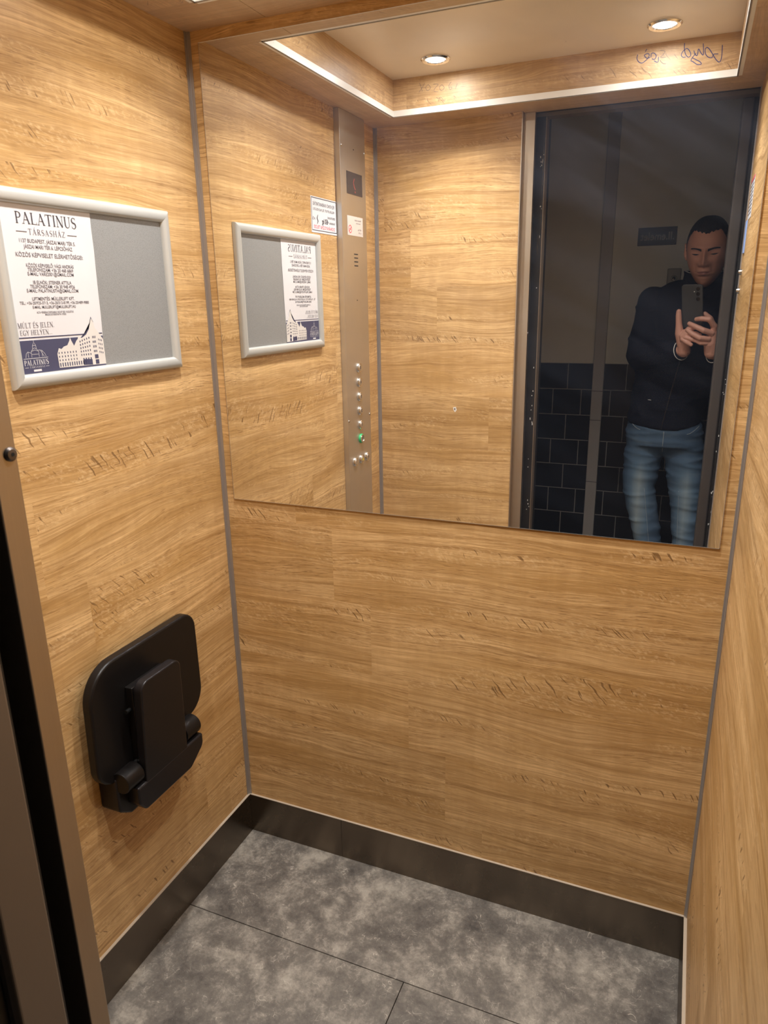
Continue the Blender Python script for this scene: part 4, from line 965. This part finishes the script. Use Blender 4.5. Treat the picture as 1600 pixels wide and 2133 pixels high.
man = tag(person_part(allm, 'person', M_SKIN, None), 'person in dark zip jacket and washed blue jeans holding up a phone on the landing', 'person')
def cloth_noise(me, amp, sx, sy, sz, seed=0.0, amp2=0.0):
    me.update()
    nn = [v.normal.copy() for v in me.vertices]
    for v, n3 in zip(me.vertices, nn):
        p = v.co; q1 = noise.noise(Vector((p.x * sx + seed, p.y * sy, p.z * sz)))
        r1 = 1 - abs(noise.noise(Vector((p.x * sx * .6 + 3 + seed, p.y * sy * .6, p.z * sz * 1.2)))) * 2
        v.co = p + n3 * (amp * q1 + amp2 * max(0, r1) ** 2)
# -- jacket
jk = MB()
loft(jk, [(.990, -1.800, .985, .142, .108, -.022), (.990, -1.800, .992, .146, .112, -.020), (1.0, -1.80, 1.05, .150, .120), (1.018, -1.80, 1.15, .160, .124), (1.050, -1.80, 1.30, .186, .128), (1.078, -1.80, 1.42, .200, .120), (1.086, -1.80, 1.49, .190, .100), (1.088, -1.795, 1.522, .160, .085), (1.091, -1.79, 1.555, .095, .075)], 48)
for a, b_, c, s in ((SHL, ELL, WRL, -1), (SHR, ELR, WRR, 1)):
    jk.capsule(a, a.lerp(b_, .5), .058, .057, 24); jk.capsule(a.lerp(b_, .5), b_, .058, .055, 24)
    d_ = (c - b_).normalized(); e_ = c - d_ * .012
    jk.capsule(b_, b_.lerp(e_, .6), .055, .046, 24); jk.cyl(b_.lerp(e_, .6), e_ - b_.lerp(e_, .6), .046, (e_ - b_.lerp(e_, .6)).length, .036, 24)
me_j = remeshed(jk, .006, 6)
cloth_noise(me_j, .006, 9, 9, 14, 2.0, .006)
jacket = person_part(me_j, 'jacket', M_JACK, man)
# standing collar, open at the front
col_ = MB(); n_ = 40; vs = []; secs = [(1.515, .098, .082), (1.545, .080, .072), (1.575, .076, .070), (1.590, .078, .072)]
for th_ in (0, 1):
    for z, a, b_ in secs:
        for i in range(n_ + 1):
            an = math.radians(102 + (336) * i / n_); k = a - .004 * th_; l = b_ - .004 * th_
            vs.append((1.092 + k * math.cos(an), -1.785 + l * math.sin(an) + (z - 1.515) * .35, z - .020 * max(0, math.sin(an)) ** 2 * (z - 1.515) / .075))
fs = []; m_ = n_ + 1
for k in range(3):
    for i in range(n_):
        fs.append((k*m_ + i, k*m_ + i + 1, (k+1)*m_ + i + 1, (k+1)*m_ + i)); o_ = 4 * m_
        fs.append((o_ + k*m_ + i, o_ + (k+1)*m_ + i, o_ + (k+1)*m_ + i + 1, o_ + k*m_ + i + 1))
for i in range(n_): fs.append((3*m_ + i, 3*m_ + i + 1, 4*m_ + 3*m_ + i + 1, 4*m_ + 3*m_ + i))
col_.add(vs, fs); collar = person_part(col_, 'collar', M_JACK, man)
pt_ = MB(); pt_.tube([Vector(vs[k*m_]) + Vector((-.001, .002, 0)) for k in range(1, 4)] , .0012, 6)
pt_.tube([Vector(vs[3*m_ + i]) + Vector((0, 0, .0012)) for i in range(0, n_ + 1)], .0011, 6)
person_part(pt_, 'collar_piping', M_WHITE, collar)
# zip following the front of the jacket
from mathutils.bvhtree import BVHTree
bvh = BVHTree.FromPolygons([v.co.copy() for v in me_j.vertices], [tuple(p.vertices) for p in me_j.polygons])
def front(x, z, off=.0015):
    h = bvh.ray_cast(Vector((x, -1.3, z)), Vector((0, -1, 0))); return (h[0] + Vector((0, off, 0))) if h[0] else Vector((x, -1.67, z))
zp = MB(); L_ = [front(.985 + (z - .965) * .17, z, .001) for z in [.967 + .022 * k for k in range(25)]]
stroke_pts = L_; zp.tube(L_, .0022, 6); person_part(zp, 'zip', M_ZIP, jacket)
pk = MB(); p_ = front(.925, 1.085); pk.tube([p_, front(.937, 1.084)], .0013, 6); person_part(pk, 'pocket_tag', M_WHITE, jacket)
# pale cuff piping
for w_, b_, nm in ((WRL, ELL, 0), (WRR, ELR, 1)):
    d_ = (w_ - b_).normalized(); c = w_ - d_ * .012; up = Vector((0, 0, 1)); a_ = d_.cross(up).normalized(); b2 = d_.cross(a_)
    r_ = MB(); ring = [c + (a_ * math.cos(2*PI*i/28) + b2 * math.sin(2*PI*i/28)) * .0375 for i in range(29)]; r_.tube(ring, .0014, 6)
    person_part(r_, 'cuff_piping', M_WHITE, jacket)
# -- jeans
jn = MB()
loft(jn, [(.998, -1.80, .885, .158, .108), (.996, -1.80, .94, .152, .106), (.992, -1.80, 1.02, .130, .096)], 40)
jn.capsule((.925, -1.80, .915), (1.07, -1.80, .915), .078, .078, 24)
for LG in (LEGL, LEGR):
    for (p, r), (p2, r2) in zip(LG, LG[1:]): jn.capsule(p, p2, r, r2, 24)
me_n = remeshed(jn, .006, 6)
cloth_noise(me_n, .004, 7, 7, 22, 5.0, .006)
jeans = person_part(me_n, 'jeans', M_JEANS, man)
bvj = BVHTree.FromPolygons([v.co.copy() for v in me_n.vertices], [tuple(p.vertices) for p in me_n.polygons])
def frontj(x, z, off=.001):
    h = bvj.ray_cast(Vector((x, -1.3, z)), Vector((0, -1, 0))); return (h[0] + Vector((0, off, 0))) if h[0] else Vector((x, -1.69, z))
M_STITCH = simple('pale stitching', (.30, .34, .36), .8)
def seam(pts, r, name):
    q = MB(); q.tube(pts, r, 6); person_part(q, name, M_STITCH, jeans)
seam([frontj(.858 + .045 * u, .985 - .030 * math.sin(u * 1.5)) for u in [i / 8 for i in range(9)]], .0012, 'pocket_seam')
seam([frontj(1.132 - .045 * u, .975 - .030 * math.sin(u * 1.5)) for u in [i / 8 for i in range(9)]], .0012, 'pocket_seam')
seam([frontj(.998, .955 - .012 * k) for k in range(9)], .0016, 'fly_seam')
for LG, o_ in ((LEGL, .03), (LEGR, -.03)):
    seam([frontj(LG[1][0][0] + (LG[2][0][0] - LG[1][0][0]) * u + o_, .70 - .36 * u) for u in [i / 14 for i in range(15)]], .0009, 'leg_seam')
# -- shoes
for LG in (LEGL, LEGR):
    x = LG[3][0][0]; s_ = MB(); s_.sphere((x, -1.77, .045), (.046, .135, .045), 24, 14); s_.sphere((x, -1.83, .075), (.042, .055, .055), 20, 12); s_.box(x - .045, x + .045, -1.885, -1.66, 0.0, .022)
    person_part(remeshed(s_, .005, 5), 'shoe', M_SHOE, man)
# -- hair: cap over the skull
hv = MB(); idx = {}; vs = []; fs = []
def hmask(d):
    x, y, z = d
    a = math.degrees(math.atan2(abs(x), y))
    if a < 48: line = .615 + .05 * math.sin(math.radians(a * 1.9)) + .012 * math.sin(x * 40)
    elif a < 70: line = .665 - (a - 48) / 22 * .30
    elif a < 96: line = .365 - (a - 70) / 26 * .55
    else: line = -.185 - (a - 96) / 84 * .40
    return z > line
keep = [hmask(d) for d in gv]
for f_ in gf:
    if all(keep[i] for i in f_):
        q_ = []
        for i in f_:
            if i not in idx:
                d = gv[i]; off = .0016 + .0085 * max(0, d[2]) ** 2 + .0012 * noise.noise(Vector(d) * 30)
                idx[i] = len(vs); vs.append(hworld(hp[i] + Vector(d) * off))
            q_.append(idx[i])
        fs.append(tuple(q_))
hv.add(vs, fs); ho = person_part(hv, 'hair', M_HAIR, man)
md = ho.modifiers.new('solid', 'SOLIDIFY'); md.thickness = .004; md.offset = -1
# -- brows, closed lids, lips following the face
bvf = BVHTree.FromPolygons([v.co.copy() for v in me_head.vertices], [tuple(p.vertices) for p in me_head.polygons])
fd = HR @ Vector((0, 1, 0))
def face(x, z, off=.0004):
    o_ = hworld((x, .25, z)); h = bvf.ray_cast(o_, -fd); return (h[0] + fd * off) if h[0] else hworld((x, .09, z))
def patch(name, fn, nu, nv, mat):
    mb = MB(); mb.add([face(*fn(i / nu, j / nv)) for j in range(nv + 1) for i in range(nu + 1)], [(j*(nu+1) + i, j*(nu+1) + i + 1, (j+1)*(nu+1) + i + 1, (j+1)*(nu+1) + i) for j in range(nv) for i in range(nu)])
    o = person_part(mb, name, mat, man); return o
for s in (-1, 1):
    patch('eyebrow', lambda u, v, s=s: (s * (.011 + .040 * u), .0275 + .006 * math.sin(u * 2.4) + (v - .5) * (.0095 - .0050 * u)), 12, 3, M_HAIR)
    patch('eyelashes', lambda u, v, s=s: (s * (.018 + .030 * u), .0130 + .0006 - .0022 * math.sin(u * PI) + (v - .5) * .0050 * math.sin(u * PI)), 12, 2, M_HAIR)
patch('lips', lambda u, v: (-.022 + .044 * u, -.0535 + (v - .5) * (.0125 * math.sin(u * PI) + .0006)), 16, 6, M_LIPS)
patch('mouth_line', lambda u, v: (-.022 + .044 * u, -.0530 + (v - .5) * .0014), 16, 1, M_EYE)

# ================================================================ smartphone in his hands
ph = thing('smartphone', 'dark grey smartphone with three rear lenses held up in both hands', 'phone', cloc(-.020, -.046, -.006))
pr_ = rounded([(-.0590, .0320), (.0180, .0320), (.0180, -.1290), (-.0590, -.1290)], .010, 8)
def phpart(mb, name, mat, parent, bevel=0, smooth=True):
    o = mb.build(name, mat, parent, bevel=bevel, smooth=smooth, segs=3); return o
MBp = MB().prism([cloc(a, b_, -.0110) for a, b_ in pr_], CAM_M @ Vector((0, 0, -.0085)))
phpart(MBp, 'case', M_PHONE, ph, .0016)
q = MB().prism([cloc(a * .96 - .0008, -.0485 + (b_ + .0485) * .97, -.0113) for a, b_ in pr_], CAM_M @ Vector((0, 0, -.0002)))
phpart(q, 'screen', M_LENS, ph)
for u_ in (.0180, -.0005, -.0190):
    q = MB(); q.smooth = True; q.lathe(cloc(.0022, u_, -.0025), CAM_M @ Vector((0, 0, -1)), [(.0068, 0), (.0068, .0010), (.0060, .0014), (.0058, .0008)], 28); q = q.build('lens_ring', M_ALU, ph)
    p2 = MB(); p2.smooth = True; p2.cyl(cloc(.0022, u_, -.0025), CAM_M @ Vector((0, 0, -1)), .0059, .0007, n=28); p2.build('lens_glass', M_LENS, q)
q = MB(); q.cyl(cloc(-.0115, .0073, -.0025), CAM_M @ Vector((0, 0, -1)), .0018, .0005, n=16); q.build('flash', simple('flash diffuser', (.9, .85, .75), .3), ph)
